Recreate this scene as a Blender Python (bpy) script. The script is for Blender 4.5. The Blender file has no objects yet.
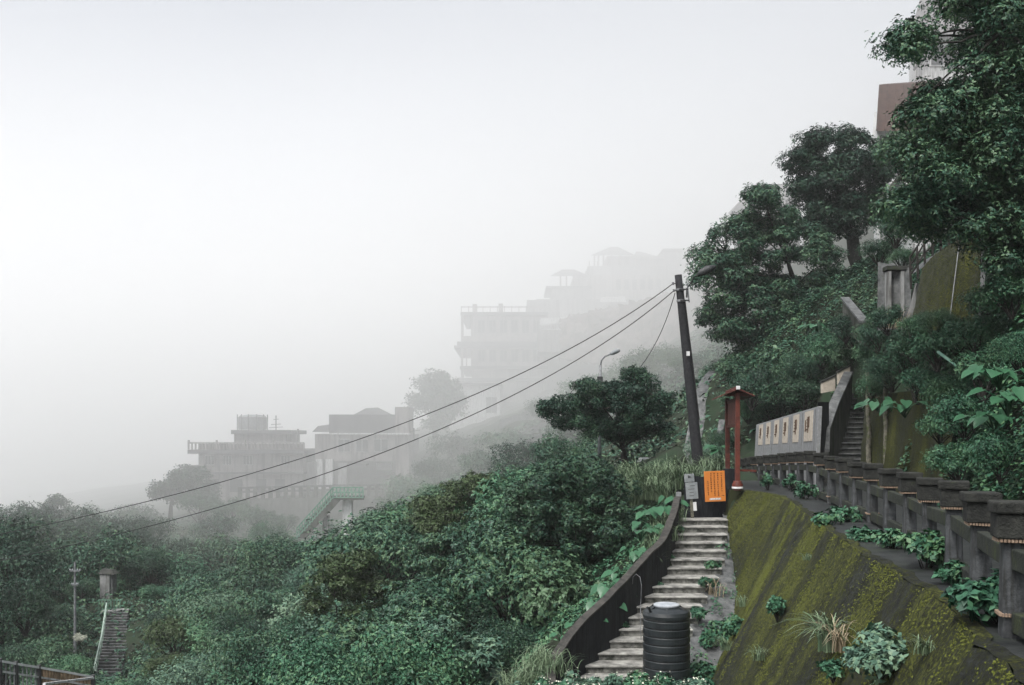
import bpy, math, random
import numpy as np
from mathutils import Vector, Matrix

R = math.radians
scene = bpy.context.scene
col = scene.collection

# ------------------------------------------------------------------ camera, sky, sun, exposure
EYE_Y = 437.0                                  # picture row of the horizon
cam_d = bpy.data.cameras.new('camera')
cam = bpy.data.objects.new('camera', cam_d)
col.objects.link(cam)
cam.location = (0, 0, 0)
cam.rotation_euler = (R(90), 0, 0)
cam_d.sensor_width = 36.0
cam_d.lens = 36.0 * 1000 / 1024
cam_d.shift_y = (EYE_Y - 342.5) / 1024
cam_d.clip_start = 0.1
cam_d.clip_end = 3000
scene.camera = cam

SUN_EL, SUN_AZ = 58, 215
world = bpy.data.worlds.new('World')
scene.world = world
world.use_nodes = True
wn = world.node_tree
for n in list(wn.nodes):
    wn.nodes.remove(n)
wo = wn.nodes.new('ShaderNodeOutputWorld')
bg = wn.nodes.new('ShaderNodeBackground')
sky = wn.nodes.new('ShaderNodeTexSky')
sky.sky_type = 'NISHITA'
sky.sun_disc = False
sky.sun_elevation = R(SUN_EL)
sky.sun_rotation = R(SUN_AZ)
sky.air_density = 1.0
sky.dust_density = 6.0
hs = wn.nodes.new('ShaderNodeHueSaturation')   # an overcast sky: nearly no blue
hs.inputs['Saturation'].default_value = 0.34
wn.links.new(sky.outputs[0], hs.inputs['Color'])
wn.links.new(hs.outputs[0], bg.inputs[0])
bg.inputs[1].default_value = 0.15
wn.links.new(bg.outputs[0], wo.inputs[0])

sun_d = bpy.data.lights.new('sun', 'SUN')
sun_d.energy = 1.5
sun_d.angle = R(18)
sun_d.color = (1.0, 0.97, 0.93)
sun = bpy.data.objects.new('sun', sun_d)
col.objects.link(sun)
sd = Vector((math.sin(R(SUN_AZ)) * math.cos(R(SUN_EL)), math.cos(R(SUN_AZ)) * math.cos(R(SUN_EL)), math.sin(R(SUN_EL))))
sun.rotation_euler = (-sd).to_track_quat('-Z', 'Y').to_euler()

scene.render.engine = 'CYCLES'
scene.view_settings.view_transform = 'Standard'
scene.view_settings.look = 'None'
scene.view_settings.exposure = 0.61
scene.view_settings.gamma = 1.0
scene.cycles.use_denoising = True
scene.cycles.max_bounces = 10
scene.cycles.diffuse_bounces = 2
scene.cycles.glossy_bounces = 2
scene.cycles.volume_bounces = 8
scene.cycles.caustics_reflective = False
scene.cycles.caustics_refractive = False

rng = np.random.default_rng(7)
random.seed(7)

# ------------------------------------------------------------------ helpers
def P(px, py, d):
    """the point that stands d metres down the valley on the line through a picture position"""
    return Vector(((px - 512) * d / 1000.0, d, (EYE_Y - py) * d / 1000.0))

def tag(o, label=None, cat=None, group=None, kind=None):
    if label: o['label'] = label
    if cat: o['category'] = cat
    if group: o['group'] = group
    if kind: o['kind'] = kind
    return o

def empty(name, loc=(0, 0, 0), rz=0.0):
    o = bpy.data.objects.new(name, None)
    o.empty_display_size = 0.2
    o.location = loc
    o.rotation_euler = (0, 0, rz)
    col.objects.link(o)
    return o

def link_mesh(name, me, mat=None, parent=None, smooth=False):
    if mat is not None:
        me.materials.append(mat)
    if smooth:
        me.polygons.foreach_set('use_smooth', [True] * len(me.polygons))
    o = bpy.data.objects.new(name, me)
    col.objects.link(o)
    if parent is not None:
        o.parent = parent
    return o

def mesh_np(name, V, F):
    """V (n,3) ; F (m,k) with k corners each"""
    V = np.asarray(V, dtype=np.float32); F = np.asarray(F, dtype=np.int32)
    me = bpy.data.meshes.new(name)
    k = F.shape[1]
    me.vertices.add(len(V)); me.vertices.foreach_set('co', V.ravel())
    me.loops.add(F.size); me.loops.foreach_set('vertex_index', F.ravel())
    me.polygons.add(len(F))
    me.polygons.foreach_set('loop_start', np.arange(0, F.size, k, dtype=np.int32))
    me.polygons.foreach_set('loop_total', np.full(len(F), k, dtype=np.int32))
    me.update(calc_edges=True)
    return me

class MB:
    """collects boxes, bars, prisms and tubes; build() links them as ONE mesh object"""
    def __init__(self):
        self.v = []; self.f = []
    def box(self, c, s, rz=0.0, M=None):
        n = len(self.v)
        cz, sz = math.cos(rz), math.sin(rz)
        for dx in (-.5, .5):
            for dy in (-.5, .5):
                for dz in (-.5, .5):
                    x, y, z = dx * s[0], dy * s[1], dz * s[2]
                    p = Vector((c[0] + x * cz - y * sz, c[1] + x * sz + y * cz, c[2] + z))
                    self.v.append(M @ p if M else p)
        self.f += [tuple(n + i for i in q) for q in ((0, 1, 3, 2), (4, 6, 7, 5), (0, 4, 5, 1), (2, 3, 7, 6), (0, 2, 6, 4), (1, 5, 7, 3))]
        return self
    def bar(self, a, b, w, h, up=(0, 0, 1)):
        a = Vector(a); b = Vector(b); d = (b - a).normalized(); u = Vector(up)
        s = d.cross(u)
        if s.length < 1e-4: s = d.cross(Vector((1, 0, 0)))
        s.normalize(); u = s.cross(d).normalized()
        n = len(self.v)
        for p in (a, b):
            for (i, j) in ((-.5, -.5), (.5, -.5), (.5, .5), (-.5, .5)):
                self.v.append(p + s * (i * w) + u * (j * h))
        self.f += [tuple(n + i for i in q) for q in ((0, 3, 2, 1), (4, 5, 6, 7), (0, 1, 5, 4), (1, 2, 6, 5), (2, 3, 7, 6), (3, 0, 4, 7))]
        return self
    def tube(self, pts, rad, seg=8):
        pts = [Vector(p) for p in pts]
        if not hasattr(rad, '__len__'): rad = [rad] * len(pts)
        n0 = len(self.v)
        for i, p in enumerate(pts):
            d = (pts[min(i + 1, len(pts) - 1)] - pts[max(i - 1, 0)])
            d = d.normalized() if d.length > 1e-6 else Vector((0, 0, 1))
            a = d.cross(Vector((0, 1, 0.01))) if abs(d.y) < .9 else d.cross(Vector((1, 0, 0)))
            a.normalize(); b = d.cross(a)
            for k in range(seg):
                t = 2 * math.pi * k / seg
                self.v.append(p + (a * math.cos(t) + b * math.sin(t)) * rad[i])
        for i in range(len(pts) - 1):
            for k in range(seg):
                k2 = (k + 1) % seg
                self.f.append((n0 + i * seg + k, n0 + i * seg + k2, n0 + (i + 1) * seg + k2, n0 + (i + 1) * seg + k))
        self.f.append(tuple(n0 + k for k in range(seg))[::-1])
        self.f.append(tuple(n0 + (len(pts) - 1) * seg + k for k in range(seg)))
        return self
    def lathe(self, prof, c=(0, 0, 0), seg=32):
        n0 = len(self.v)
        for (r, z) in prof:
            for k in range(seg):
                t = 2 * math.pi * k / seg
                self.v.append(Vector((c[0] + r * math.cos(t), c[1] + r * math.sin(t), c[2] + z)))
        for i in range(len(prof) - 1):
            for k in range(seg):
                k2 = (k + 1) % seg
                self.f.append((n0 + i * seg + k, n0 + i * seg + k2, n0 + (i + 1) * seg + k2, n0 + (i + 1) * seg + k))
        self.f.append(tuple(n0 + k for k in range(seg))[::-1])
        self.f.append(tuple(n0 + (len(prof) - 1) * seg + k for k in range(seg)))
        return self
    def prism(self, poly, a, b):
        """poly: list of points at a ; second ring offset by (b-a)"""
        n = len(self.v); k = len(poly); off = Vector(b) - Vector(a)
        self.v += [Vector(p) for p in poly] + [Vector(p) + off for p in poly]
        for i in range(k):
            j = (i + 1) % k
            self.f.append((n + i, n + j, n + k + j, n + k + i))
        self.f.append(tuple(n + i for i in range(k))[::-1]); self.f.append(tuple(n + k + i for i in range(k)))
        return self
    def hex8(self, P8):
        """8 corners: bottom ring of 4, top ring of 4"""
        n = len(self.v); self.v += [Vector(p) for p in P8]
        self.f += [tuple(n + i for i in q) for q in ((0, 3, 2, 1), (4, 5, 6, 7), (0, 1, 5, 4), (1, 2, 6, 5), (2, 3, 7, 6), (3, 0, 4, 7))]
        return self
    def build(self, name, mat, parent=None, smooth=False, bevel=0.0, loc=None):
        me = bpy.data.meshes.new(name)
        me.from_pydata([tuple(p) for p in self.v], [], self.f)
        me.update()
        o = link_mesh(name, me, mat, parent, smooth)
        if bevel:
            m = o.modifiers.new('bevel', 'BEVEL'); m.width = bevel; m.segments = 2; m.limit_method = 'ANGLE'
        if loc is not None: o.location = loc
        return o

# ------------------------------------------------------------------ materials
def nodes(mat):
    mat.use_nodes = True
    nt = mat.node_tree
    b = nt.nodes['Principled BSDF']
    return nt, b

def ramp(nt, src, stops):
    r = nt.nodes.new('ShaderNodeValToRGB')
    e = r.color_ramp.elements
    while len(e) < len(stops): e.new(0.5)
    for i, (p, c) in enumerate(stops):
        e[i].position = p; e[i].color = (*c, 1) if len(c) == 3 else c
    nt.links.new(src, r.inputs[0])
    return r

def mapping(nt, scale, coord='Object'):
    tc = nt.nodes.new('ShaderNodeTexCoord'); mp = nt.nodes.new('ShaderNodeMapping')
    mp.inputs['Scale'].default_value = scale if hasattr(scale, '__len__') else (scale,) * 3
    nt.links.new(tc.outputs[coord], mp.inputs[0])
    return mp.outputs[0]

def noise(nt, vec, sc, det=6, rough=0.6):
    n = nt.nodes.new('ShaderNodeTexNoise')
    n.inputs['Scale'].default_value = sc; n.inputs['Detail'].default_value = det; n.inputs['Roughness'].default_value = rough
    nt.links.new(vec, n.inputs['Vector'])
    return n.outputs['Fac']

def mix(nt, a, b, fac):
    m = nt.nodes.new('ShaderNodeMix'); m.data_type = 'RGBA'
    for s, v in ((6, a), (7, b), (0, fac)):
        if hasattr(v, 'is_linked') or isinstance(v, bpy.types.NodeSocket): nt.links.new(v, m.inputs[s])
        elif s == 0: m.inputs[s].default_value = v
        else: m.inputs[s].default_value = (*v, 1)
    return m.outputs[2]

def bump(nt, b, h, strength=0.4, dist=0.02):
    bp = nt.nodes.new('ShaderNodeBump'); bp.inputs['Strength'].default_value = strength; bp.inputs['Distance'].default_value = dist
    nt.links.new(h, bp.inputs['Height']); nt.links.new(bp.outputs[0], b.inputs['Normal'])

def grime(name, c0, c1, scale=3.0, rough=0.85, streak=None, moss=None, bumpy=0.4, coord='Object', spec=0.3):
    """weathered surface: c0/c1 patches, optional vertical streaks (colour) and moss (colour, amount)"""
    m = bpy.data.materials.new(name); nt, b = nodes(m)
    v = mapping(nt, 1.0, coord)
    n1 = noise(nt, v, scale, 8, 0.65)
    r = ramp(nt, n1, [(0.35, c0), (0.65, c1)])
    c = r.outputs[0]
    if streak:
        vs = mapping(nt, (3.0, 3.0, 0.25), coord)
        s = noise(nt, vs, scale * 1.3, 5, 0.6)
        f = ramp(nt, s, [(0.48, (0, 0, 0)), (0.62, (1, 1, 1))])
        c = mix(nt, c, streak, f.outputs[0])
    if moss:
        mn = noise(nt, v, scale * 0.6, 8, 0.7)
        f = ramp(nt, mn, [(1 - moss[1] - 0.05, (0, 0, 0)), (1 - moss[1] + 0.08, (1, 1, 1))])
        c = mix(nt, c, moss[0], f.outputs[0])
    nt.links.new(c, b.inputs['Base Color'])
    b.inputs['Roughness'].default_value = rough
    b.inputs['Specular IOR Level'].default_value = spec
    if bumpy:
        n2 = noise(nt, v, scale * 6, 6, 0.6)
        bump(nt, b, n2, bumpy, 0.03)
    return m

def leafmat(name, dark, light, third=None, rough=0.45, scale=0.9, spec=0.22):
    m = bpy.data.materials.new(name); nt, b = nodes(m)
    v = mapping(nt, 1.0)
    g = nt.nodes.new('ShaderNodeNewGeometry')
    n1 = noise(nt, v, scale, 3, 0.5)
    mx = nt.nodes.new('ShaderNodeMath'); mx.operation = 'MULTIPLY_ADD'
    nt.links.new(g.outputs['Random Per Island'], mx.inputs[0]); mx.inputs[1].default_value = 0.45
    nt.links.new(n1, mx.inputs[2])
    oi = nt.nodes.new('ShaderNodeObjectInfo')
    m2 = nt.nodes.new('ShaderNodeMath'); m2.operation = 'MULTIPLY_ADD'
    nt.links.new(oi.outputs['Random'], m2.inputs[0]); m2.inputs[1].default_value = 0.22
    nt.links.new(mx.outputs[0], m2.inputs[2])
    st = [(0.42, dark), (0.86, light)]
    if third: st.append((1.0, third))
    r = ramp(nt, m2.outputs[0], st)
    nt.links.new(r.outputs[0], b.inputs['Base Color'])
    b.inputs['Roughness'].default_value = rough
    b.inputs['Specular IOR Level'].default_value = spec
    return m

M = {}
M['leaf_deep'] = leafmat('leaf_deep', (.004, .013, .010), (.023, .062, .042), (.046, .094, .050))
M['leaf_mid'] = leafmat('leaf_mid', (.005, .019, .014), (.038, .100, .064), (.078, .142, .074))
M['leaf_bright'] = leafmat('leaf_bright', (.008, .032, .020), (.050, .140, .080), (.090, .175, .090))
M['leaf_pale'] = leafmat('leaf_pale', (.015, .045, .033), (.088, .168, .120), (.130, .205, .130))
M['leaf_olive'] = leafmat('leaf_olive', (.008, .024, .013), (.052, .082, .034))
M['leaf_ivy'] = leafmat('leaf_ivy', (.009, .036, .023), (.046, .132, .078), (.076, .158, .075), scale=1.6)
M['leaf_big'] = leafmat('leaf_big', (.012, .046, .024), (.038, .112, .058), rough=.32)
M['grass'] = leafmat('grass', (.040, .085, .045), (.150, .210, .125), scale=1.5)
M['dry'] = leafmat('dry', (.16, .13, .085), (.30, .25, .17), scale=1.5)
M['flower'] = leafmat('flower', (.35, .38, .30), (.60, .62, .52), scale=2)
M['ground'] = grime('ground', (.010, .014, .009), (.024, .034, .018), 1.2, 0.95, moss=((.014, .030, .014), .5))
M['bark'] = grime('bark', (.012, .012, .012), (.040, .037, .033), 6, 0.9)
M['bark_pale'] = grime('bark_pale', (.06, .06, .05), (.20, .19, .15), 8, 0.9, moss=((.06, .08, .02), .45))
M['stone_dark'] = grime('stone_dark', (.016, .018, .017), (.050, .052, .048), 5, 0.85, moss=((.030, .040, .018), .40))
M['stone_cap'] = grime('stone_cap', (.010, .011, .011), (.036, .038, .034), 7, 0.9, moss=((.05, .065, .022), .36), bumpy=.7)
M['shaft'] = grime('shaft', (.022, .025, .028), (.085, .092, .098), 5, 0.85, streak=(.03, .032, .032))
M['rail'] = grime('rail', (.012, .015, .013), (.032, .038, .030), 4, 0.9, moss=((.045, .058, .020), .42))
M['path'] = grime('path', (.010, .012, .013), (.034, .038, .038), 2.5, 0.55, moss=((.022, .030, .018), .40))
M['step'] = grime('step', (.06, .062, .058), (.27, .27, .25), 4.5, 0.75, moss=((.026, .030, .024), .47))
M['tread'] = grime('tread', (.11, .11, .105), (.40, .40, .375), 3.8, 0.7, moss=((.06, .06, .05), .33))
M['step_dark'] = grime('step_dark', (.03, .033, .033), (.09, .095, .09), 4, 0.8, moss=((.03, .045, .02), .35))
M['parapet'] = grime('parapet', (.006, .008, .011), (.020, .023, .027), 3, 0.9, streak=(.004, .005, .007))
M['parapet_top'] = grime('parapet_top', (.022, .023, .022), (.070, .066, .060), 6, 0.9)
M['concrete'] = grime('concrete', (.16, .165, .165), (.30, .31, .31), 1.2, 0.85, streak=(.09, .09, .085))
M['concrete_wet'] = grime('concrete_wet', (.04, .044, .046), (.145, .152, .154), 4, 0.6, moss=((.05, .06, .03), .33))
M['concrete_dark'] = grime('concrete_dark', (.035, .038, .036), (.09, .095, .085), 1.0, 0.9, streak=(.03, .035, .025))
M['slab'] = grime('slab', (.17, .18, .19), (.27, .28, .29), 9, 0.7, streak=(.20, .21, .21))
M['panel'] = grime('panel', (.38, .34, .28), (.52, .47, .40), 9, 0.8)
M['carving'] = grime('carving', (.07, .04, .025), (.13, .08, .05), 9, 0.8)
M['white'] = grime('white', (.45, .46, .47), (.62, .63, .63), 2, 0.8, streak=(.30, .30, .30))
M['house_grey'] = grime('house_grey', (.13, .13, .135), (.24, .235, .24), .5, 0.9, streak=(.10, .10, .10))
M['house_brown'] = grime('house_brown', (.16, .145, .145), (.27, .25, .245), .6, 0.9, streak=(.09, .08, .08))
M['roof_dark'] = grime('roof_dark', (.035, .035, .04), (.075, .075, .08), .8, 0.9)
M['roof_rust'] = grime('roof_rust', (.030, .016, .012), (.075, .040, .031), 2.0, 0.85)
M['glass'] = grime('glass', (.02, .024, .028), (.05, .055, .06), 1, 0.25, bumpy=0, spec=.5)
M['frame_white'] = grime('frame_white', (.55, .56, .57), (.70, .71, .71), 2, 0.7)
M['red'] = grime('red', (.072, .020, .014), (.15, .038, .025), 6, 0.55)
M['red_dark'] = grime('red_dark', (.06, .018, .014), (.13, .035, .024), 5, 0.6)
M['orange'] = grime('orange', (.50, .165, .030), (.58, .20, .040), 3, 0.55, bumpy=0)
M['ink'] = grime('ink', (.03, .018, .012), (.06, .03, .02), 3, 0.7, bumpy=0)
M['grey_sign'] = grime('grey_sign', (.17, .19, .20), (.27, .29, .30), 6, 0.7)
M['pole_wood'] = grime('pole_wood', (.010, .011, .014), (.026, .027, .030), 10, 0.85)
M['metal'] = grime('metal', (.10, .11, .12), (.22, .23, .24), 6, 0.5)
M['metal_dark'] = grime('metal_dark', (.02, .022, .024), (.05, .052, .055), 6, 0.5)
M['wire'] = grime('wire', (.012, .012, .014), (.02, .02, .022), 6, 0.6, bumpy=0)
M['green_rail'] = grime('green_rail', (.09, .20, .15), (.16, .29, .22), 3, 0.6)
M['pale_rail'] = grime('pale_rail', (.22, .30, .26), (.35, .43, .38), 3, 0.6)
M['wood'] = grime('wood', (.12, .085, .05), (.30, .22, .14), 4, 0.85, streak=(.07, .05, .03))
M['tank'] = grime('tank', (.008, .011, .013), (.022, .028, .031), 2.5, 0.38, bumpy=.1, spec=.5)
M['tank_lid'] = grime('tank_lid', (.25, .28, .31), (.42, .45, .48), 7, 0.6)
M['cord'] = grime('cord', (.20, .14, .10), (.36, .27, .20), 40, 0.8)

# the mossy retaining wall: streaks run down the slope (UV: u along the wall, v down it)
def moss_wall_mat(name, base0, base1, g0, g1, amount=.5):
    m = bpy.data.materials.new(name); nt, b = nodes(m)
    tc = nt.nodes.new('ShaderNodeTexCoord')
    def mp(s, rot=0.0):
        q = nt.nodes.new('ShaderNodeMapping'); q.inputs['Scale'].default_value = s; q.inputs['Rotation'].default_value = (0, 0, rot)
        nt.links.new(tc.outputs['UV'], q.inputs[0]); return q.outputs[0]
    def madd(a, k, c):
        q = nt.nodes.new('ShaderNodeMath'); q.operation = 'MULTIPLY_ADD'; nt.links.new(a, q.inputs[0]); q.inputs[1].default_value = k
        if isinstance(c, float): q.inputs[2].default_value = c
        else: nt.links.new(c, q.inputs[2])
        return q.outputs[0]
    big = noise(nt, mp((1.1, .20, 1), .04), 1.0, 5, .6)       # long runs of moss down the slope
    streak = noise(nt, mp((5.5, .22, 1), .03), 1.5, 6, .65)   # narrow runs
    fine = noise(nt, mp((1, .8, 1)), 22.0, 12, .78)           # tufts
    patch = noise(nt, mp((1, .7, 1), .3), .42, 5, .6)
    s = madd(fine, 2.3, 0.0); s = madd(streak, .50, s); s = madd(big, .50, s); s = madd(patch, 1.15, s)   # mean about 1.9
    sc = madd(s, .25, 0.0)
    c = .56 + (.5 - amount) * .30
    f = ramp(nt, sc, [(c - .045, (0, 0, 0)), (c + .04, (1, 1, 1))])
    f2 = ramp(nt, sc, [(c + .01, (0, 0, 0)), (c + .09, (1, 1, 1))])
    base = ramp(nt, noise(nt, mp((1, .5, 1)), 5.0, 10, .75), [(.38, base0), (.66, base1)])
    low = mix(nt, base.outputs[0], g0, f.outputs[0])
    cc = mix(nt, low, g1, f2.outputs[0])
    nt.links.new(cc, b.inputs['Base Color'])
    b.inputs['Roughness'].default_value = .9
    b.inputs['Specular IOR Level'].default_value = .2
    h = madd(f.outputs[0], .6, fine)
    bump(nt, b, h, .9, .035)
    return m
M['moss'] = moss_wall_mat('moss', (.010, .012, .012), (.052, .058, .054), (.032, .038, .011), (.088, .100, .019), .56)
M['moss_bright'] = moss_wall_mat('moss_bright', (.018, .022, .016), (.075, .080, .066), (.040, .048, .010), (.085, .092, .022), .56)

# ------------------------------------------------------------------ ground: one heightfield
def path_x(y):            # line of the stone fence
    return np.interp(y, [2, 6, 10, 11.8, 17.2, 22.6, 26.2, 28, 31.2, 34.4, 37.5, 41, 45], [2.8, 3.75, 4.69, 5.15, 6.50, 7.62, 8.10, 8.33, 8.70, 9.00, 9.18, 9.50, 10.1])
EDGE = [(2.0, 2.30), (5.0, 3.02), (6.8, 3.42), (7.84, 3.70), (8.9, 4.0), (10.3, 4.35), (11.7, 4.60), (12.9, 4.74), (15.2, 5.12), (17.9, 5.62), (21.5, 6.30), (25.2, 7.04), (27.5, 7.35), (29.3, 7.35), (30.7, 7.0)]
def edge_x(y): return np.interp(y, [e[0] for e in EDGE], [e[1] for e in EDGE])
BASE = [(2.0, -1.2, -5.6), (6, 0.2, -6.4), (10, 1.3, -6.5), (15, 2.5, -6.1), (18, 3.2, -5.75), (21, 3.95, -5.25), (24, 5.05, -4.75), (26, 5.65, -4.05), (28, 6.0, -3.2), (30, 6.35, -2.35), (30.7, 6.65, -1.95)]
def base_x(y): return np.interp(y, [e[0] for e in BASE], [e[1] for e in BASE])
def base_z(y): return np.interp(y, [e[0] for e in BASE], [e[2] for e in BASE])
PATH_Z = -1.63
# stairs beside the wall: left and right ends of each step
ST_T = np.linspace(0, 1, 24)
def stair_d(t): return 30.3 - 7.6 * t
def stair_z(t): return -2.45 - 2.62 * t
L_PX = ([517, 523, 535, 549, 558, 567, 578, 588, 593, 619, 630, 640, 655, 667, 690, 720], [682, 680, 679, 676, 673, 671, 667, 660, 654, 634, 626, 617, 606, 592, 574, 556])
R_PX = ([517, 543, 555, 567, 578, 586, 593, 600, 620, 650, 690, 720], [723, 722, 720, 716, 712, 706, 702, 699, 690, 672, 640, 612])
def stair_lr(t):
    d = stair_d(t); z = stair_z(t); py = EYE_Y - z / d * 1000
    xl = (np.interp(py, *L_PX) - 512) * d / 1000; xr = (np.interp(py, *R_PX) - 512) * d / 1000
    return xl, xr, d, z

CP = []
def cp(px, py, d): p = P(px, py, d); CP.append((p.x, p.y, p.z))
def cx(x, y, z): CP.append((x, y, z))
for a in [(-100, 760, 45), (-100, 640, 75), (-100, 575, 115), (-100, 520, 170), (50, 705, 33), (0, 700, 34), (100, 705, 36), (50, 690, 50), (20, 660, 62), (118, 658, 62), (112, 600, 75), (75, 645, 68), (20, 620, 85),
          (100, 560, 105), (50, 545, 130), (0, 525, 180), (150, 545, 112), (230, 760, 27), (230, 700, 40), (230, 635, 60), (220, 590, 85), (220, 560, 108),
          (240, 505, 127), (240, 500, 140), (150, 515, 150), (330, 498, 127), (400, 488, 130), (330, 800, 22), (330, 700, 34), (330, 640, 48), (330, 595, 70), (300, 565, 95), (360, 560, 110), (300, 550, 115),
          (400, 800, 20), (400, 715, 27), (400, 650, 38), (400, 595, 52), (400, 555, 70), (400, 525, 90), (400, 520, 112), (460, 780, 20), (470, 640, 34), (480, 570, 46),
          (520, 770, 18), (520, 705, 23), (520, 640, 30), (520, 580, 38), (520, 530, 50), (520, 490, 70), (520, 460, 95), (470, 470, 105), (450, 470, 125), (520, 440, 120), (600, 640, 22.8), (545, 700, 20.5), (650, 575, 25.8), (680, 512, 30), (560, 655, 24), (600, 575, 30), (560, 600, 32),
          (640, 490, 36), (625, 470, 42), (690, 478, 34), (600, 490, 42), (570, 520, 44), (560, 465, 65), (600, 455, 62), (650, 450, 55), (700, 452, 50), (735, 455, 46),
          (480, 432, 130), (560, 405, 128), (620, 385, 125), (680, 365, 115), (730, 385, 75), (725, 350, 105), (660, 420, 80), (600, 425, 90),
          (510, 405, 190), (600, 355, 190), (690, 345, 175), (640, 330, 208), (500, 405, 225), (640, 305, 240), (720, 265, 245), (450, 420, 190), (400, 440, 180), (560, 330, 215)]:
    cp(*a)
for a in [(0, 0, -1.7), (1.5, 0, -1.7), (-6, 0, -2.5), (0, 4, -5.0), (0, 10, -6.4), (-8, 10, -8.5), (-20, 10, -13), (-14, 24, -8.8), (0, -25, -1), (12, -20, 6), (30, -20, 18), (-25, -20, -12), (-60, 0, -30), (-100, 60, -42), (-200, 150, -60), (-130, 150, -25),
          (-60, 190, -10), (-110, 250, -14), (-180, 350, -20), (-350, 300, -70), (-350, 600, -60), (-100, 420, -14), (0, 420, 6), (0, 300, 4), (60, 420, 55), (120, 300, 62), (300, 300, 85), (300, 600, 85), (100, 650, 60), (-60, 650, 10),
          (12, 46, 0.5), (14, 50, 5.5), (11.5, 53, 3.4), (17, 48, 7.5), (17, 62, 6.5), (22, 64, 8), (32, 66, 13), (40, 100, 30), (28, 100, 17), (100, 150, 62), (60, 60, 45), (60, 10, 38), (30, 10, 18),
          (14, 33, 4.5), (16, 38, 6.5), (12.5, 28, 3.5), (14.5, 26, 5.2), (11.5, 20, 4.0), (10.5, 14, 4.2), (9, 8, 4.2), (20, 30, 9.5), (18, 18, 9.0), (15, 5, 8)]:
    cx(*a)
CP = np.array(CP)
def _rbf_fit(pts):
    S = 40.0
    A = pts[:, :2] / S; n = len(A)
    D = np.sqrt(((A[:, None] - A[None]) ** 2).sum(-1)) 
    Kk = -D
    Q = np.hstack([np.ones((n, 1)), A])
    Mx = np.block([[Kk - 0.02 * np.eye(n), Q], [Q.T, np.zeros((3, 3))]])
    w = np.linalg.solve(Mx, np.concatenate([pts[:, 2], np.zeros(3)]))
    def f(X, Y):
        sh = np.shape(X); q = np.stack([np.ravel(X), np.ravel(Y)], 1) / S
        out = np.empty(len(q))
        for i in range(0, len(q), 20000):
            c = q[i:i + 20000]
            d = np.sqrt(((c[:, None] - A[None]) ** 2).sum(-1))
            out[i:i + 20000] = -d @ w[:n] + w[n] + c @ w[n + 1:]
        return out.reshape(sh)
    return f
_f = _rbf_fit(CP)
def sstep(a, b, x): t = np.clip((x - a) / (b - a), 0, 1); return t * t * (3 - 2 * t)

def terrain(X, Y):
    X = np.asarray(X, float); Y = np.asarray(Y, float)
    h = _f(X, Y)
    h = np.where(h > 60, 60 + 30 * np.tanh((h - 60) / 60), h)
    ex, bx, bz, fx = edge_x(Y), base_x(Y), base_z(Y), path_x(Y)
    inner = fx + np.interp(Y, [2, 20, 24.3, 30, 33.5, 36, 46], [2.1, 2.2, 3.2, 3.2, 3.2, 2.6, 1.9])
    # ground beside the steps
    t = np.clip((30.3 - Y) / 7.6, -0.2, 2.2)
    xl, xr, _, zst = stair_lr(np.clip(t, 0, 1.25))
    g = np.where(Y > 20, zst - .32, bz - .1)
    inst = (X > xl - .15) & (X < np.where(Y > 30, 6.6, bx + .1)) & (Y > 19) & (Y < 31.9)
    h = np.where(inst, g, h)
    nearb = (X > bx - 2.5) & (X <= bx + .1) & (Y <= 19) & (Y > 1)
    h = np.where(nearb, bz - .15, h)
    # behind the sloping wall face
    sl = (X > bx + .1) & (X <= ex) & (Y < 30.7)
    h = np.where(sl, bz + (PATH_Z - bz) * np.clip((X - bx) / np.maximum(ex - bx, .05), 0, 1) - .55, h)
    flat = (X > ex) & (X <= inner) & (Y < 46)
    flat |= (X > np.where(Y < 31.9, 6.62, 5.6 + (Y - 31) * .12)) & (X <= inner) & (Y >= 30.7) & (Y < 44)
    h = np.where(flat, PATH_Z - .18, h)
    cliff = (X > inner) & (Y < 47)
    h = np.where(cliff, np.minimum(h, PATH_Z - .18 + (X - inner) * 2.6), h)
    ss = (X > 11.2) & (X < 14.3) & (Y >= 33) & (Y < 43)
    h = np.where(ss, np.minimum(h, PATH_Z - .4 + np.maximum(Y - 36, 0) * .6), h)
    ax_ = 512 + X / np.maximum(Y, 1) * 1000
    wv = sstep(60, 92, ax_) * (1 - sstep(122, 165, ax_)) * sstep(30, 42, Y) * (1 - sstep(75, 77, Y))
    zl = np.where(Y > 63, P(0, 613, 74).z - (74 - Y) / .36 * .135 - .5, -.252 * Y)
    h = h + wv * np.minimum(zl - h, 0)
    return h

def axis(segs):
    out = [segs[0][0]]
    for (a, b, s) in segs:
        out += list(np.linspace(a, b, max(2, int(round((b - a) / s)) + 1))[1:])
    return np.array(out)
gx = axis([(-420, -120, 15), (-120, -40, 3), (-40, -8, 1.0), (-8, 18, .33), (18, 50, 1.2), (50, 120, 4), (120, 340, 20)])
gy = axis([(-60, 0, 4), (0, 48, .40), (48, 130, 1.5), (130, 260, 4), (260, 720, 20)])
GX, GY = np.meshgrid(gx, gy)
GZ = terrain(GX, GY)
GZ = GZ + np.where((GY > 33) | (GX < -6), (np.sin(GX * 1.3 + GY * .7) * .15 + np.sin(GX * .41 - GY * .53) * .3), 0)
nx, ny = len(gx), len(gy)
idx = np.arange(nx * ny).reshape(ny, nx)
F = np.stack([idx[:-1, :-1], idx[:-1, 1:], idx[1:, 1:], idx[1:, :-1]], -1).reshape(-1, 4)
ground = link_mesh('ground', mesh_np('ground', np.stack([GX, GY, GZ], -1).reshape(-1, 3), F), M['ground'], smooth=True)
tag(ground, kind='structure')
def hz(x, y): return float(terrain(np.array([x]), np.array([y]))[0])

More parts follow.
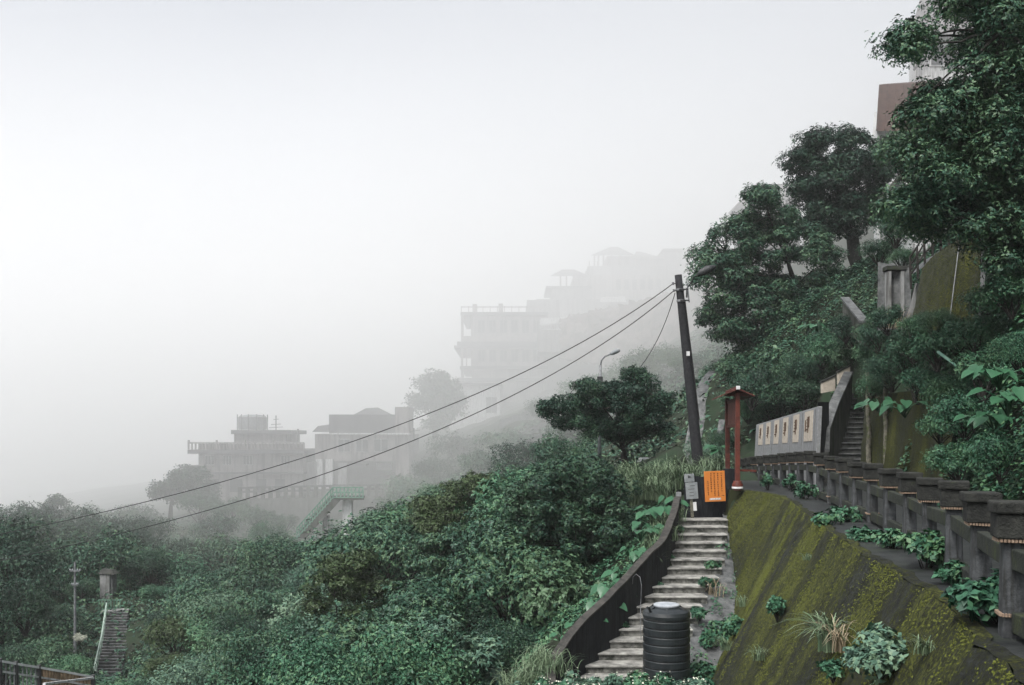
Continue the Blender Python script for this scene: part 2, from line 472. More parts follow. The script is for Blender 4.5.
# ------------------------------------------------------------------ mist
def volume_box(name, lo, hi, dens, colour, label, aniso=0.0, pts=None):
    mb = MB()
    if pts: mb.prism([(x, y, lo[2]) for x, y in pts], (0, 0, lo[2]), (0, 0, hi[2]))
    else: mb.box(((lo[0] + hi[0]) / 2, (lo[1] + hi[1]) / 2, (lo[2] + hi[2]) / 2), (hi[0] - lo[0], hi[1] - lo[1], hi[2] - lo[2]))
    m = bpy.data.materials.new(name); m.use_nodes = True
    nt = m.node_tree
    for n in list(nt.nodes): nt.nodes.remove(n)
    o = nt.nodes.new('ShaderNodeOutputMaterial'); v = nt.nodes.new('ShaderNodeVolumePrincipled')
    v.inputs['Color'].default_value = (*colour, 1); v.inputs['Density'].default_value = dens; v.inputs['Anisotropy'].default_value = aniso
    nt.links.new(v.outputs[0], o.inputs['Volume'])
    ob = mb.build(name, m)
    tag(ob, label, name.replace('_', ' '), kind='stuff')
    return ob
volume_box('haze', (-430, -70, -125), (350, 730, 100), 0.00045, (.97, .98, .985), 'thin white mist filling the air over the whole hillside')
volume_box('fog_bank', (-300, 54, -120), (330, 420, 52), 0.0135, (.975, .982, .99), 'thick white fog bank hiding the far hillside and its buildings',
           pts=[(-300, 150), (-50, 80), (-20, 85), (12, 66), (34, 66), (330, 66), (330, 420), (-300, 420)])

# ------------------------------------------------------------------ the sloping mossy wall, its ledge and the path
def strip(name, A, B, nv, mat, kind_struct=False, wob=0.0, uvs=1.0):
    """ruled surface from polyline A (top) to polyline B (bottom), with UV u along, v down in metres"""
    A = np.array(A, float); B = np.array(B, float); n = len(A)
    tt = np.linspace(0, 1, nv)[:, None, None]
    V = A[None] * (1 - tt) + B[None] * tt
    if wob:
        w = rng.normal(0, wob, (nv, n)); V[..., 2] += w; V[..., 0] += rng.normal(0, wob, (nv, n))
    idx = np.arange(nv * n).reshape(nv, n)
    F = np.stack([idx[:-1, :-1], idx[1:, :-1], idx[1:, 1:], idx[:-1, 1:]], -1).reshape(-1, 4)
    me = mesh_np(name, V.reshape(-1, 3), F)
    u = np.concatenate([[0], np.cumsum(np.linalg.norm(np.diff(A, axis=0), axis=1))])
    vlen = np.linalg.norm(B - A, axis=1)
    U = np.broadcast_to(u[None], (nv, n)); Vv = np.linspace(0, 1, nv)[:, None] * vlen[None]
    uv = np.stack([U, Vv], -1).reshape(-1, 2)[F.ravel()] * uvs
    l = me.uv_layers.new(name='UVMap'); l.data.foreach_set('uv', uv.astype(np.float32).ravel())
    return link_mesh(name, me, mat, smooth=True)

ys = np.concatenate([np.linspace(2.0, 29.0, 120), np.linspace(29.05, 30.7, 26)])
lump = np.array([.03 * math.sin(y * 2.1) + .03 * math.sin(y * 5.3 + 1) + .022 * math.sin(y * 11.7) for y in ys])
top = [(edge_x(y) + l, y, PATH_Z + .0) for y, l in zip(ys, lump)]
bot = [(base_x(y), y, base_z(y) - .35) for y, l in zip(ys, lump)]
w = strip('retaining_wall', top, bot, 46, M['moss'], wob=.012)
tag(w, 'sloping concrete retaining wall covered in yellow green moss streaks below the fence', 'retaining wall')
lip = [(x + .14, y, z + .012) for (x, y, z) in top]
r_ = strip('kerb', lip, [(x - .002, y, z - .002) for x, y, z in top], 4, M['moss'], wob=.004)
r_.parent = w

nt_ = 110000                                           # small cushions of moss standing on the wall
Yt = rng.uniform(4.5, 30.6, nt_); vt = rng.random(nt_) ** 1.25
et = np.stack([edge_x(Yt), Yt, np.full(nt_, PATH_Z)], 1); bt = np.stack([base_x(Yt), Yt, base_z(Yt) - .35], 1)
Pt = et + (bt - et) * vt[:, None]
fld = np.sin(Yt * 3.1 + vt * 2) + .8 * np.sin(Yt * 7.3 + 1.3 + vt * 3) + .7 * np.sin(Yt * 1.1 + vt * 5) + .6 * np.sin(vt * 19 + Yt * 2.2) + rng.normal(0, 1.5, nt_) - vt * .8 + .8 * (vt < .05)
Pt = Pt[fld > .9]; nk = len(Pt)
nw = np.array([-.72, -.1, .68]); nw /= np.linalg.norm(nw)
q1 = rng.normal(size=(nk, 3)); q1 -= (q1 @ nw)[:, None] * nw * .8; q1 /= np.linalg.norm(q1, axis=1, keepdims=True)
q2 = np.cross(q1, nw); q2 /= np.linalg.norm(q2, axis=1, keepdims=True)
sz = rng.uniform(.006, .019, nk)[:, None]; c0_ = Pt + nw * rng.uniform(-.004, .016, nk)[:, None]
VV = np.stack([c0_ - q1 * sz, c0_ + q2 * sz * .6 + nw * sz * .4, c0_ + q1 * sz, c0_ - q2 * sz * .6 + nw * sz * .2], 1).reshape(-1, 3)
mt_ = leafmat('moss_leaf', (.022, .028, .009), (.092, .106, .022), scale=1.4, rough=.9, spec=.1)
link_mesh('moss_tufts', mesh_np('moss_tufts', VV, np.arange(nk * 4).reshape(-1, 4)), mt_, w)

# ledge and path (one sheet)
pa = [(edge_x(y) + l + .12, y, PATH_Z - .006) for y, l in zip(ys, lump)]
pb = [(path_x(y) + 2.5, y, PATH_Z - .006) for y in ys]
ya = np.linspace(30.72, 46, 30)
pa += [(6.72 if y < 32 else 6.0 + (y - 31) * .12, y, PATH_Z - .006) for y in ya]
pb += [(path_x(y) + 2.3, y, PATH_Z - .006) for y in ya]
pth = strip('footpath', pb, pa, 12, M['path']); tag(pth, kind='structure')
# low concrete plinth along the ledge end so that the corner is closed
cw = MB().hex8([(6.45, 30.72, -3.3), (7.45, 30.72, -3.3), (7.35, 31.0, -3.3), (6.45, 31.0, -3.3), (6.72, 30.72, PATH_Z), (7.36, 30.72, PATH_Z), (7.35, 31.0, PATH_Z), (6.72, 31.0, PATH_Z)])
e_ = cw.build('end_face', M['moss']); e_.parent = w

# ------------------------------------------------------------------ concrete steps beside the wall
steps = empty('concrete_stairs', (0, 0, 0))
tag(steps, 'worn pale concrete steps climbing past the black tank to the orange sign', 'stairs')
nst = 21
for i in range(nst):
    t0, t1 = i / 15.0, (i + 1) / 15.0
    xl0, xr0, d0, z0 = stair_lr(t0); xl1, xr1, d1, z1 = stair_lr(t1)
    z = stair_z(t0) + random.uniform(-.012, .012); sk = random.uniform(-.02, .02)
    b = MB()
    xl, xr = float(min(xl0, xl1)) - .05, float(max(xr0, xr1)) + .04
    b.hex8([(xl, d1 - .0, z - .45), (xr, d1 + sk, z - .45), (xr, d0 + .25, z - .45), (xl, d0 + .25, z - .45),
            (xl, d1 - .0, z - .045), (xr, d1 + sk, z - .045), (xr, d0 + .25, z - .045), (xl, d0 + .25, z - .045)])
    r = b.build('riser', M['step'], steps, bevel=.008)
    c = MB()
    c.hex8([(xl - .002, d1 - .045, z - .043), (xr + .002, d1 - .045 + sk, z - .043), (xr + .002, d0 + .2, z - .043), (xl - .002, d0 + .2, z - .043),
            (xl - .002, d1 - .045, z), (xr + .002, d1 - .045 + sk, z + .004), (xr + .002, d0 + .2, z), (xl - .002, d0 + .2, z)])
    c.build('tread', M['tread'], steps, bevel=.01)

# gravelly gutter between steps and wall
tt = np.linspace(-.03, 1.1, 30); A = []; B = []
for t in tt:
    xl, xr, d, z = stair_lr(min(max(t, 0), 1.1)); d = stair_d(t); z = stair_z(t)
    A.append((max(float(base_x(d)) + .2, float(xr) + .16), d, z - .10)); B.append((float(xr) + .02, d, z + .03))
gut = strip('gutter', A, B, 6, M['concrete_wet'], wob=.02)
tag(gut, 'narrow wet concrete gutter running between the pale steps and the mossy wall', 'gutter')

# parapet on the left of the steps
def prism_along(pts_bottom, pts_top, th, name, mat, parent=None):
    """a wall following a line: bottom/top points, thickness th towards -x"""
    n = len(pts_bottom); V = []; F = []
    for b_, t_ in zip(pts_bottom, pts_top):
        V += [b_, (b_[0] - th, b_[1], b_[2]), (t_[0] - th, t_[1], t_[2]), t_]
    for i in range(n - 1):
        for k in range(4):
            F.append((i * 4 + k, i * 4 + (k + 1) % 4, (i + 1) * 4 + (k + 1) % 4, (i + 1) * 4 + k))
    F.append((3, 2, 1, 0)); F.append(tuple((n - 1) * 4 + k for k in range(4)))
    me = bpy.data.meshes.new(name); me.from_pydata([tuple(v) for v in V], [], F); me.update()
    return link_mesh(name, me, mat, parent)
par = empty('stair_parapet'); tag(par, 'dark stained concrete parapet wall sloping down the left side of the pale steps', 'parapet wall')
pb_, pt_ = [], []
for t in np.linspace(0, 1.6, 30):
    xl, xr, d, z = stair_lr(t)
    h = float(np.interp(t, [0, .15, .5, 1, 1.6], [.60, .80, 1.02, 1.15, 1.15]))
    pb_.append((float(xl) - .02, float(d), float(z) - .9)); pt_.append((float(xl) - .02, float(d), float(z) + h + random.uniform(-.01, .01)))
prism_along(pb_, pt_, .17, 'wall_body', M['parapet'], par)
cb = [(x + .012, y, z + .003) for x, y, z in pt_]; ct = [(x + .012, y, z + .045) for x, y, z in pt_]
prism_along(cb, ct, .20, 'coping', M['parapet_top'], par)
MB().box((pt_[0][0] - .05, 30.45, stair_z(0) + .2), (.14, .14, 1.15)).build('end_post', M['slab'], par)

# dark board wall behind the signs at the stair head
a = P(684, 478, 31.0); b = P(736, 478, 31.0)
bw = empty('board_fence', (a.x, 31.0, 0)); tag(bw, 'black stained board fence behind the orange notice at the stair head', 'fence')
k = 11
for i in range(k):
    x = a.x + .08 + (b.x - a.x - .1) * i / (k - 1)
    MB().box((x - a.x, 0, -1.90 + random.uniform(-.02, .02) + (.26 if i > 7 else 0)), ((b.x - a.x) / (k - 1) - .012, .05, 1.35)).build('board', M['parapet'], bw, bevel=.006)
MB().box(((b.x - a.x) / 2, .06, -1.55), (b.x - a.x, .06, .08)).build('rail', M['parapet'], bw)

# ------------------------------------------------------------------ signs
def stroke_column(mb, x, z0, n, s, y, dens=5):
    """a column of small brush characters, each a handful of short strokes"""
    for i in range(n):
        zc = z0 - i * s * 1.18
        for q in range(dens):
            if random.random() < .55: mb.box((x + random.uniform(-.1, .1) * s, y, zc + random.uniform(-.38, .38) * s), (s * random.uniform(.4, .8), .004, s * .10))
            else: mb.box((x + random.uniform(-.32, .32) * s, y, zc + random.uniform(-.12, .12) * s), (s * .10, .004, s * random.uniform(.4, .85)))
p = P(714.8, 486.3, 30.55)
sg = empty('notice_board', p, 0); sg.rotation_euler = (0, R(-2.5), 0)
tag(sg, 'orange rectangular notice with columns of dark writing on the black board fence', 'sign')
MB().box((0, 0, 0), (.63, .03, .93)).build('panel', M['orange'], sg, bevel=.006)
mb = MB()
for i, (xx, z0, n) in enumerate([(.21, .39, 9), (.10, .39, 11), (-.01, .39, 11), (-.11, .39, 9), (-.21, .16, 7)]):
    stroke_column(mb, xx, z0, n, .056, -.018)
mb.box((.255, -.018, -.30), (.03, .004, .012)); mb.box((.235, -.018, -.285), (.08, .004, .014))
mb.build('writing', M['ink'], sg)
mb = MB().box((-.0, -.018, -.385), (.34, .004, .055)); mb.build('white_line', M['frame_white'], sg)
mb = MB()
for i in range(7): mb.box((-.15 + i * .05, -.022, -.385), (.014, .004, .03))
mb.build('small_print', M['ink'], sg)
for zz in (.40, -.41):
    MB().box((0, .09, zz), (.05, .56 if False else .16, .03)).build('bracket', M['metal_dark'], sg)

p = P(692.6, 487, 30.2)
gs = empty('sign_post', (p.x, p.y, -2.45)); gs.rotation_euler = (0, R(-4), 0)
tag(gs, 'weathered grey sign boards nailed to a leaning post left of the orange notice', 'sign')
MB().box((0, .03, .55), (.09, .05, 1.55)).build('post', M['bark_pale'], gs)
MB().box((-.02, -.02, 1.22), (.30, .025, .24)).build('small_board', M['grey_sign'], gs, bevel=.005)
MB().box((.03, -.02, .83), (.36, .025, .50)).build('large_board', M['grey_sign'], gs, bevel=.005)
mb = MB()
for i in range(4): mb.box((.03 + random.uniform(-.03, .03), -.036, .98 - i * .1), (random.uniform(.12, .26), .004, .014))
stroke_column(mb, -.02, 1.25, 1, .12, -.036, 6)
mb.build('writing', M['metal_dark'], gs)
MB().box((.09, -.02, .35), (.10, .022, .26)).build('loose_board', M['frame_white'], gs)

# roofed red notice board seen from its end
rb = empty('roofed_notice_board', (P(737.5, 0, 30.4).x, 30.4, PATH_Z))
tag(rb, 'red wooden notice board with a small gable roof seen end on at the stair head', 'notice board')
def rbp(px, py, d): q = P(px, py, d); return q - Vector(rb.location)
MB().bar(rbp(737.3, 393, 30.4), (0, 0, 0), .17, .13).build('post', M['red'], rb, bevel=.008)
MB().bar(rbp(727.2, 398, 33.0), (rbp(727.8, 470, 33).x, 2.6, 0), .15, .13).build('post', M['red_dark'], rb, bevel=.008)
f0, f1 = rbp(735.6, 0, 30.55), rbp(727.6, 0, 32.85)
zt, zb = 2.74, 2.02
MB().hex8([(f0.x, f0.y, zb), (f0.x + .05, f0.y, zb), (f1.x + .05, f1.y, zb), (f1.x, f1.y, zb), (f0.x, f0.y, zt), (f0.x + .05, f0.y, zt), (f1.x + .05, f1.y, zt), (f1.x, f1.y, zt)]).build('board', M['red'], rb)
MB().bar((f0.x + .02, f0.y, zb - .05), (f1.x + .02, f1.y, zb - .05), .09, .07).build('lower_beam', M['red_dark'], rb)
MB().bar((f0.x + .02, f0.y, zt + .03), (f1.x + .02, f1.y, zt + .03), .09, .09).build('upper_beam', M['red_dark'], rb)
ax = Vector((f1.x - f0.x, f1.y - f0.y, 0)).normalized()
e0 = Vector((f0.x + .02, f0.y, 0)) - ax * .42; e1 = Vector((f1.x + .02, f1.y, 0)) + ax * .4
rd = zt + .37; side = Vector((ax.y, -ax.x, 0))
for sgn in (-1, 1):
    o1 = side * (.50 * sgn)
    ring = [e0 + Vector((0, 0, rd)), e0 + o1 + Vector((0, 0, rd - .22)), e0 + o1 + Vector((0, 0, rd - .26)), e0 + Vector((0, 0, rd - .045))]
    MB().prism(ring, e0, e1).build('roof_slope', M['red_dark'], rb)
MB().bar(e0 - ax * .06 + Vector((0, 0, rd)), e1 + Vector((0, 0, rd)), .10, .10).build('ridge_beam', M['red_dark'], rb)
MB().box(tuple(e0 - ax * .09 + Vector((0, 0, rd))), (.12, .03, .11)).build('ridge_end', M['frame_white'], rb, bevel=.01)
MB().prism([e0 + ax * .3 + Vector((0, 0, rd - .04)), e0 + ax * .3 + side * .42 + Vector((0, 0, rd - .24)), e0 + ax * .3 - side * .42 + Vector((0, 0, rd - .24))], e0, e0 + ax * .04).build('gable', M['red_dark'], rb)
MB().bar((.05, .02, .62), (.58, .06, .60), .05, .06).build('hand_rail', M['red'], rb)
MB().lathe([(.10, 0), (.15, .03), (.165, .12), (.16, .2), (.12, .26), (.125, .3)], (.0, -.0, 0), 20).build('post_foot', M['red'], rb, smooth=True)
MB().lathe([(.168, .06), (.172, .07), (.172, .11), (.168, .12)], (0, 0, 0), 20).build('foot_band', M['frame_white'], rb)

# ------------------------------------------------------------------ stone fence along the path
fence = empty('stone_fence', (0, 0, 0)); tag(fence, 'dark stone post fence with heavy square caps and cord bands along the path edge', 'fence')
posts = [(1013, 500.5, 8.2), (980.7, 491.5, 10.0), (953.8, 481.8, 11.8), (929.3, 477.4, 13.6), (909.5, 471.7, 15.4), (889.5, 468.0, 17.2), (872.2, 464.4, 19.0), (857, 461.2, 20.8), (843.6, 458.4, 22.6), (831.5, 455.8, 24.4), (820, 453.2, 26.2),
         (809.8, 451.4, 28.0), (800.2, 451.3, 29.7), (791.5, 452.5, 31.3), (783, 453.6, 32.9), (774.8, 454.3, 34.5), (767.5, 455, 36), (760.5, 455.8, 37.5), (754.3, 456.6, 39), (748.8, 457.6, 40.5), (744, 458.6, 42)]
pos = []
d_ = 4.6
pos += [(float(path_x(4.6)), 4.6, -.54), (float(path_x(6.4)), 6.4, -.53)]
for (px, py, d) in posts:
    q = P(px, py, d); pos.append((q.x, q.y, q.z))
for i, (x, y, z) in enumerate(pos):
    q = pos[min(i + 1, len(pos) - 1)]; q0 = pos[max(i - 1, 0)]
    yaw = math.atan2(q[1] - q0[1], q[0] - q0[0])
    base = PATH_Z - .12
    z += random.uniform(-.018, .018); hz_ = z - .30
    jit = random.uniform(-.07, .07)
    po = MB().hex8([Matrix.Rotation(yaw + jit, 3, 'Z') @ Vector((a_, b_, 0)) + Vector((x, y, zz)) for zz, s_ in ((base, .098), (hz_, .086)) for a_, b_ in ((-s_, -s_), (s_, -s_), (s_, s_), (-s_, s_))]).build('post', M['shaft'], fence, bevel=.012)
    MB().box((x, y, hz_ + .10), (.295, .295, .20), yaw + jit).build('cap_block', M['stone_cap'], po, bevel=.014)
    MB().box((x + random.uniform(-.008, .008), y, hz_ + .253), (.345 + random.uniform(-.02, .02), .34, .095), yaw + jit * 2).build('cap_slab', M['stone_cap'], po, bevel=.015)
    cord = MB()
    for (zz, s_) in ((hz_ - .014, .125), (base + .30, .108)):
        if zz < -1 and i % 3 != 2: continue
        if zz < -1: cord.build('cord_band', M['cord'], po); cord = MB()
        for k in range(4):
            a0 = yaw + jit + math.pi / 4 + k * math.pi / 2; a1 = a0 + math.pi / 2; rr = s_ * math.sqrt(2)
            A_ = Vector((x + rr * math.cos(a0), y + rr * math.sin(a0), zz + random.uniform(-.006, .006))); B_ = Vector((x + rr * math.cos(a1), y + rr * math.sin(a1), zz + random.uniform(-.006, .006)))
            n_ = 9
            for j in range(n_):
                c_ = A_.lerp(B_, (j + .5) / n_)
                cord.box((c_.x, c_.y, c_.z), (s_ * 2 / n_ * .72, .024, .026), math.atan2(B_.y - A_.y, B_.x - A_.x), None)
    cord.build('cord_band', M['cord'], po)
    if i < len(pos) - 1:
        off = Vector((math.sin(yaw), -math.cos(yaw), 0)) * -.0
        A_ = Vector((x, y, 0)); B_ = Vector((q[0], q[1], 0)); dr = (B_ - A_).normalized()
        A_ = A_ + dr * .11; B_ = B_ - dr * .11
        for (dz0, dz1) in ((hz_ - .17, q[2] - .47), (base + .25, base + .25)):
            MB().bar(A_ + Vector((0, 0, dz0)), B_ + Vector((0, 0, dz1)), .10, .17).build('rail', M['rail'], fence, bevel=.01)

# ------------------------------------------------------------------ carved stone tablet
R0, L0 = P(814.5, 462, 33.0), P(753.5, 466, 45.5)
tz_r, tz_l = P(0, 404.8, 33.0).z, P(0, 423.5, 45.5).z
mon = empty('stone_tablet', (R0.x, R0.y, PATH_Z)); tag(mon, 'long sloping grey stone tablet wall with six beige carved panels behind the fence', 'monument')
dirv = Vector((L0.x - R0.x, L0.y - R0.y, 0)); Lm = dirv.length; dirv.normalize()
nrm = Vector((-dirv.y, dirv.x, 0))
if nrm.x > 0: nrm = -nrm
def MP(u, h, o):      # u 0..1 right to left, h 0..1 up, o out of the face
    H = (tz_r - PATH_Z) * (1 - u) + (tz_l - PATH_Z) * u
    back = -.12 * h
    return Vector(dirv) * (u * Lm) + nrm * (back + o) + Vector((0, 0, h * H - .05))
def slabmb(mb, u0, u1, h0, h1, o0, o1, sk=0.0):
    return mb.hex8([MP(u0, h0, o0), MP(u1, h0, o0), MP(u1, h0, o1), MP(u0, h0, o1), MP(u0 - sk, h1, o0), MP(u1 - sk, h1, o0), MP(u1 - sk, h1, o1), MP(u0 - sk, h1, o1)])
slabmb(MB(), 0, 1, 0, 1, -.14, 0).build('slab', M['slab'], mon, bevel=.02)
us = [.105, .275, .435, .585, .735, .885]
for i, u in enumerate(us):
    w_ = .040 if i else .052
    pn = slabmb(MB(), u - w_, u + w_, .58, .97, .003, .02, sk=.0).build('panel', M['panel'], mon)
    mb = MB()
    slabmb(mb, u - .014, u + .012, .76, .90, .022, .032)
    for q in range(3): slabmb(mb, u - .018 + q * .003, u + .018, .77 + q * .045, .78 + q * .045, .030, .040)
    slabmb(mb, u + .002, u + .026, .725, .745, .022, .034)
    slabmb(mb, u - .004, u + .003, .69, .76, .022, .034)
    if i == 0: slabmb(mb, u + .028, u + .038, .71, .86, .022, .034)
    mb.build('carving', M['carving'], pn)
for i in range(7):
    u = [.03, .19, .355, .51, .66, .81, .955][i]
    slabmb(MB(), u - .002, u + .002, .02, .97, .002, .008).build('joint', M['concrete'], mon)

# ------------------------------------------------------------------ stairs up the hill behind the tablet
st = empty('hill_stairs', (0, 0, 0)); tag(st, 'dark narrow stone stairs climbing between a sloping side wall and the vines', 'stairs')
for i in range(17):
    t = i / 16.0
    d = 36.0 + i * .33; z = PATH_Z + (i + 1) * .2
    xl = (np.interp(t, [0, 1], [829, 844]) - 512) * d / 1000; xr = (np.interp(t, [0, .5, 1], [862, 863, 866]) - 512) * d / 1000
    MB().box(((xl + xr) / 2, d + .45, z - .22), (xr - xl, .9, .39)).build('riser', M['step_dark'], st)
    MB().box(((xl + xr) / 2, d + .16, z), (xr - xl + .01, .42, .045)).build('tread', M['concrete_wet'], st, bevel=.006)
sw = empty('stair_side_wall'); tag(sw, 'grey concrete balustrade wall sloping up the left side of the hill stairs', 'wall')
pts = [(828.5, 452, 35.6), (829, 431, 35.8), (838, 405, 37.2), (847, 385, 39), (852, 374, 41)]
pt_ = [tuple(P(*a)) for a in pts]
pb_ = [(x, y, max(PATH_Z - .3 + (y - 35.6) * .55, -5)) for x, y, z in pt_]
prism_along(pb_, pt_, .25, 'wall_body', M['concrete_dark'], sw)
prism_along([(x + .04, y, z + .002) for x, y, z in pt_], [(x + .04, y, z + .10) for x, y, z in pt_], .36, 'coping', M['concrete_wet'], sw)
# broken low wall pieces higher up
for (px, py, d, w_, h_, lb) in ((828, 383, 40.5, .55, .42, 'short tilted concrete block on the mossy bank left of the hill stairs'), (843.5, 373, 41.5, .5, .5, 'short tilted concrete block at the head of the hill stairs')):
    q = P(px, py, d)
    o = MB().hex8([(-w_ / 2, -.1, -h_), (w_ / 2, -.1, -h_ + .1), (w_ / 2, .1, -h_ + .1), (-w_ / 2, .1, -h_), (-w_ / 2, -.1, 0), (w_ / 2, -.1, .28), (w_ / 2, .1, .28), (-w_ / 2, .1, 0)]).build('concrete_block', M['panel'], bevel=.02, loc=q)
    tag(o, lb, 'concrete block')
    MB().hex8([(-w_ / 2 - .03, -.13, .003), (w_ / 2 + .03, -.13, .283), (w_ / 2 + .03, .13, .283), (-w_ / 2 - .03, .13, .003), (-w_ / 2 - .03, -.13, .07), (w_ / 2 + .03, -.13, .35), (w_ / 2 + .03, .13, .35), (-w_ / 2 - .03, .13, .07)]).build('coping', M['stone_dark'], o)
bank = [tuple(P(a, b, c)) for a, b, c in ((819, 470, 34.5), (829, 470, 35.5), (838, 470, 37.2))]
dk = prism_along([tuple(P(818, 480, 35.0)), tuple(P(829, 480, 36.0))], [tuple(P(818, 402, 35.0)), tuple(P(829, 402, 36.0))], .02, 'retaining_wall', M['concrete_dark'])
dk.data.materials.clear(); dk.data.materials.append(M['parapet'])
tag(dk, 'dark stained wall piece between the stone tablet and the hill stairs', 'wall')

# mossy wall right of the stairs with pale stems in front
yy = np.linspace(0, 1, 24)
A = [tuple(P(866 + 90 * t, 396 - 10 * t, 33.5 - 9 * t)) for t in yy]
B = [tuple((P(866 + 90 * t, 396, 33.5 - 9 * t).x - .35, 33.5 - 9 * t - .25, PATH_Z - .1)) for t in yy]
mw = strip('mossy_wall', A, B, 20, M['moss_bright'], wob=.01)
tag(mw, 'bright moss covered retaining wall between the hill stairs and the vine bank', 'retaining wall')
A2 = [(x + .5, y + .6, z + .01) for x, y, z in A]
q = strip('coping', A2, [(x, y, z) for x, y, z in A], 3, M['moss_bright']); q.parent = mw
for (px0, px1, d, top_, lb) in ((867, 869, 32.2, 372, 'left pale mossy trunk standing against the bright mossy wall'), (884, 886, 31.0, 368, 'right pale mossy trunk standing against the bright mossy wall')):
    a0 = P(px1, 478, d); a1 = P(px0, top_, d)
    pts = [a0.lerp(a1, k / 7) + Vector((random.uniform(-.03, .03), random.uniform(-.02, .02), 0)) for k in range(8)]
    o = MB().tube(pts, [.09 - .004 * k for k in range(8)], 9).build('tree_trunk', M['bark_pale'], smooth=True)
    tag(o, lb, 'trunk', group='pale trunks against the mossy wall')
    br = MB().tube([pts[-2], pts[-2] + Vector((.3, -.1, .5)), pts[-2] + Vector((.9, -.2, .8))], [.05, .035, .015], 6).build('limb', M['bark_pale'], o, smooth=True)

# ------------------------------------------------------------------ upper walls, railing steps and houses on the right
A = [tuple(P(a, b, c)) for a, b, c in ((922, 268, 28.5), (935, 254, 28.3), (952, 243, 28), (970, 236, 27.8), (987, 231, 27.5))]
B = [tuple(P(a, b, c)) for a, b, c in ((910, 330, 27.6), (928, 330, 27.4), (946, 330, 27.2), (964, 330, 27.0), (982, 330, 26.8))]
def dens(L, n):
    L = np.array(L); s = np.linspace(0, len(L) - 1, n); return [tuple(np.array([np.interp(v, range(len(L)), L[:, k]) for k in range(3)])) for v in s]
uw = strip('upper_wall', dens(A, 24), dens(B, 24), 20, M['moss_bright'], wob=.008)
tag(uw, 'tall streaked concrete wall with yellow moss under the rusty railing', 'retaining wall')
q = strip('side_face', [(x, y, z) for x, y, z in dens([A[-1], (A[-1][0] + .3, A[-1][1] + 1.5, A[-1][2])], 3)], [(x, y, z) for x, y, z in dens([B[-1], (B[-1][0] + .3, B[-1][1] + 1.5, B[-1][2])], 3)], 4, M['concrete']); q.parent = uw
q = strip('top_face', [(x + .2, y + 1.4, z + .01) for x, y, z in dens(A, 10)], dens(A, 10), 3, M['concrete_wet']); q.parent = uw
MB().bar(P(985, 232, 27.45), P(981, 318, 26.75), .12, .05).build('pale_edge', M['concrete_wet'], uw)
MB().bar(P(959, 245, 27.7), P(950, 318, 27.1), .022, .022).build('drain_pipe', M['metal'], uw)

rl = empty('rusty_railing'); tag(rl, 'dark rusty railing climbing along the top of the mossy upper wall', 'railing')
ptsr = [(911, 284, 28.9), (918, 274, 28.7), (925, 262, 28.6), (933, 256, 28.5), (941, 249, 28.4), (949, 243, 28.3), (957, 239, 28.2), (965, 236, 28.1)]
prev = None
for (px, py, d) in ptsr:
    a0 = P(px, py, d); a1 = P(px - 1, py - 27, d)
    MB().bar(a0 - Vector((0, 0, .15)), a1, .05, .05).build('baluster', M['bark'], rl)
    if prev is not None:
        for f in (.35, .7, 1.0):
            MB().bar(prev[0].lerp(prev[1], f), a0.lerp(a1, f), .04, .04).build('rail', M['bark'], rl)
    prev = (a0, a1)
gw = empty('grey_wall', (0, 0, 0)); tag(gw, 'pale grey concrete house wall standing left of the rusty railing', 'wall')
MB().hex8([P(877, 330, 31), P(911, 330, 30.5), P(911, 330, 32), P(877, 330, 32.5), P(878, 262, 31), P(911, 268, 30.5), P(911, 268, 32), P(878, 262, 32.5)]).build('wall_body', M['concrete_wet'], gw)
for px in (888, 901): MB().bar(P(px, 330, 30.7), P(px, 272, 30.7), .28, .10).build('pilaster', M['concrete'], gw)
MB().hex8([P(906, 318, 29.8), P(912, 318, 29.8), P(914, 318, 31), P(906, 318, 31), P(917, 283, 29.8), P(921, 283, 29.8), P(921, 283, 31), P(915, 283, 31)]).build('ramp', M['concrete'], gw)
MB().box(tuple(P(897, 269, 30.8)), (.8, .5, .12)).build('ledge', M['stone_dark'], gw)
dw = empty('diagonal_wall'); tag(dw, 'short concrete parapet slanting down under the tall tree trunk', 'wall')
prism_along([tuple(P(848, 325, 40)), tuple(P(868, 345, 36.5))], [tuple(P(849, 299, 40)), tuple(P(869, 323, 36.5))], .25, 'wall_body', M['concrete_dark'], dw)
prism_along([tuple(P(849, 298.8, 40)), tuple(P(869, 322.8, 36.5))], [tuple(P(849, 297, 40)), tuple(P(869, 320.5, 36.5))], .34, 'coping', M['concrete_wet'], dw)

def box_px(mb, x0, x1, y0, y1, d0, dep):
    """box whose front face spans the picture box at d0"""
    a_, b_ = P(x0, y1, d0), P(x1, y0, d0)
    return mb.box(((a_.x + b_.x) / 2, d0 + dep / 2, (a_.z + b_.z) / 2), (b_.x - a_.x, dep, b_.z - a_.z))

def box_sk(mb, x0, x1, y0, y1, d0, dep, kx=0):
    return mb.hex8([P(x0, y1, d0), P(x1, y1, d0), P(x1, y1, d0 + dep), P(x0 - kx, y1, d0 + dep), P(x0, y0, d0), P(x1, y0, d0), P(x1, y0 + 2, d0 + dep), P(x0 - kx, y0 + 2, d0 + dep)])
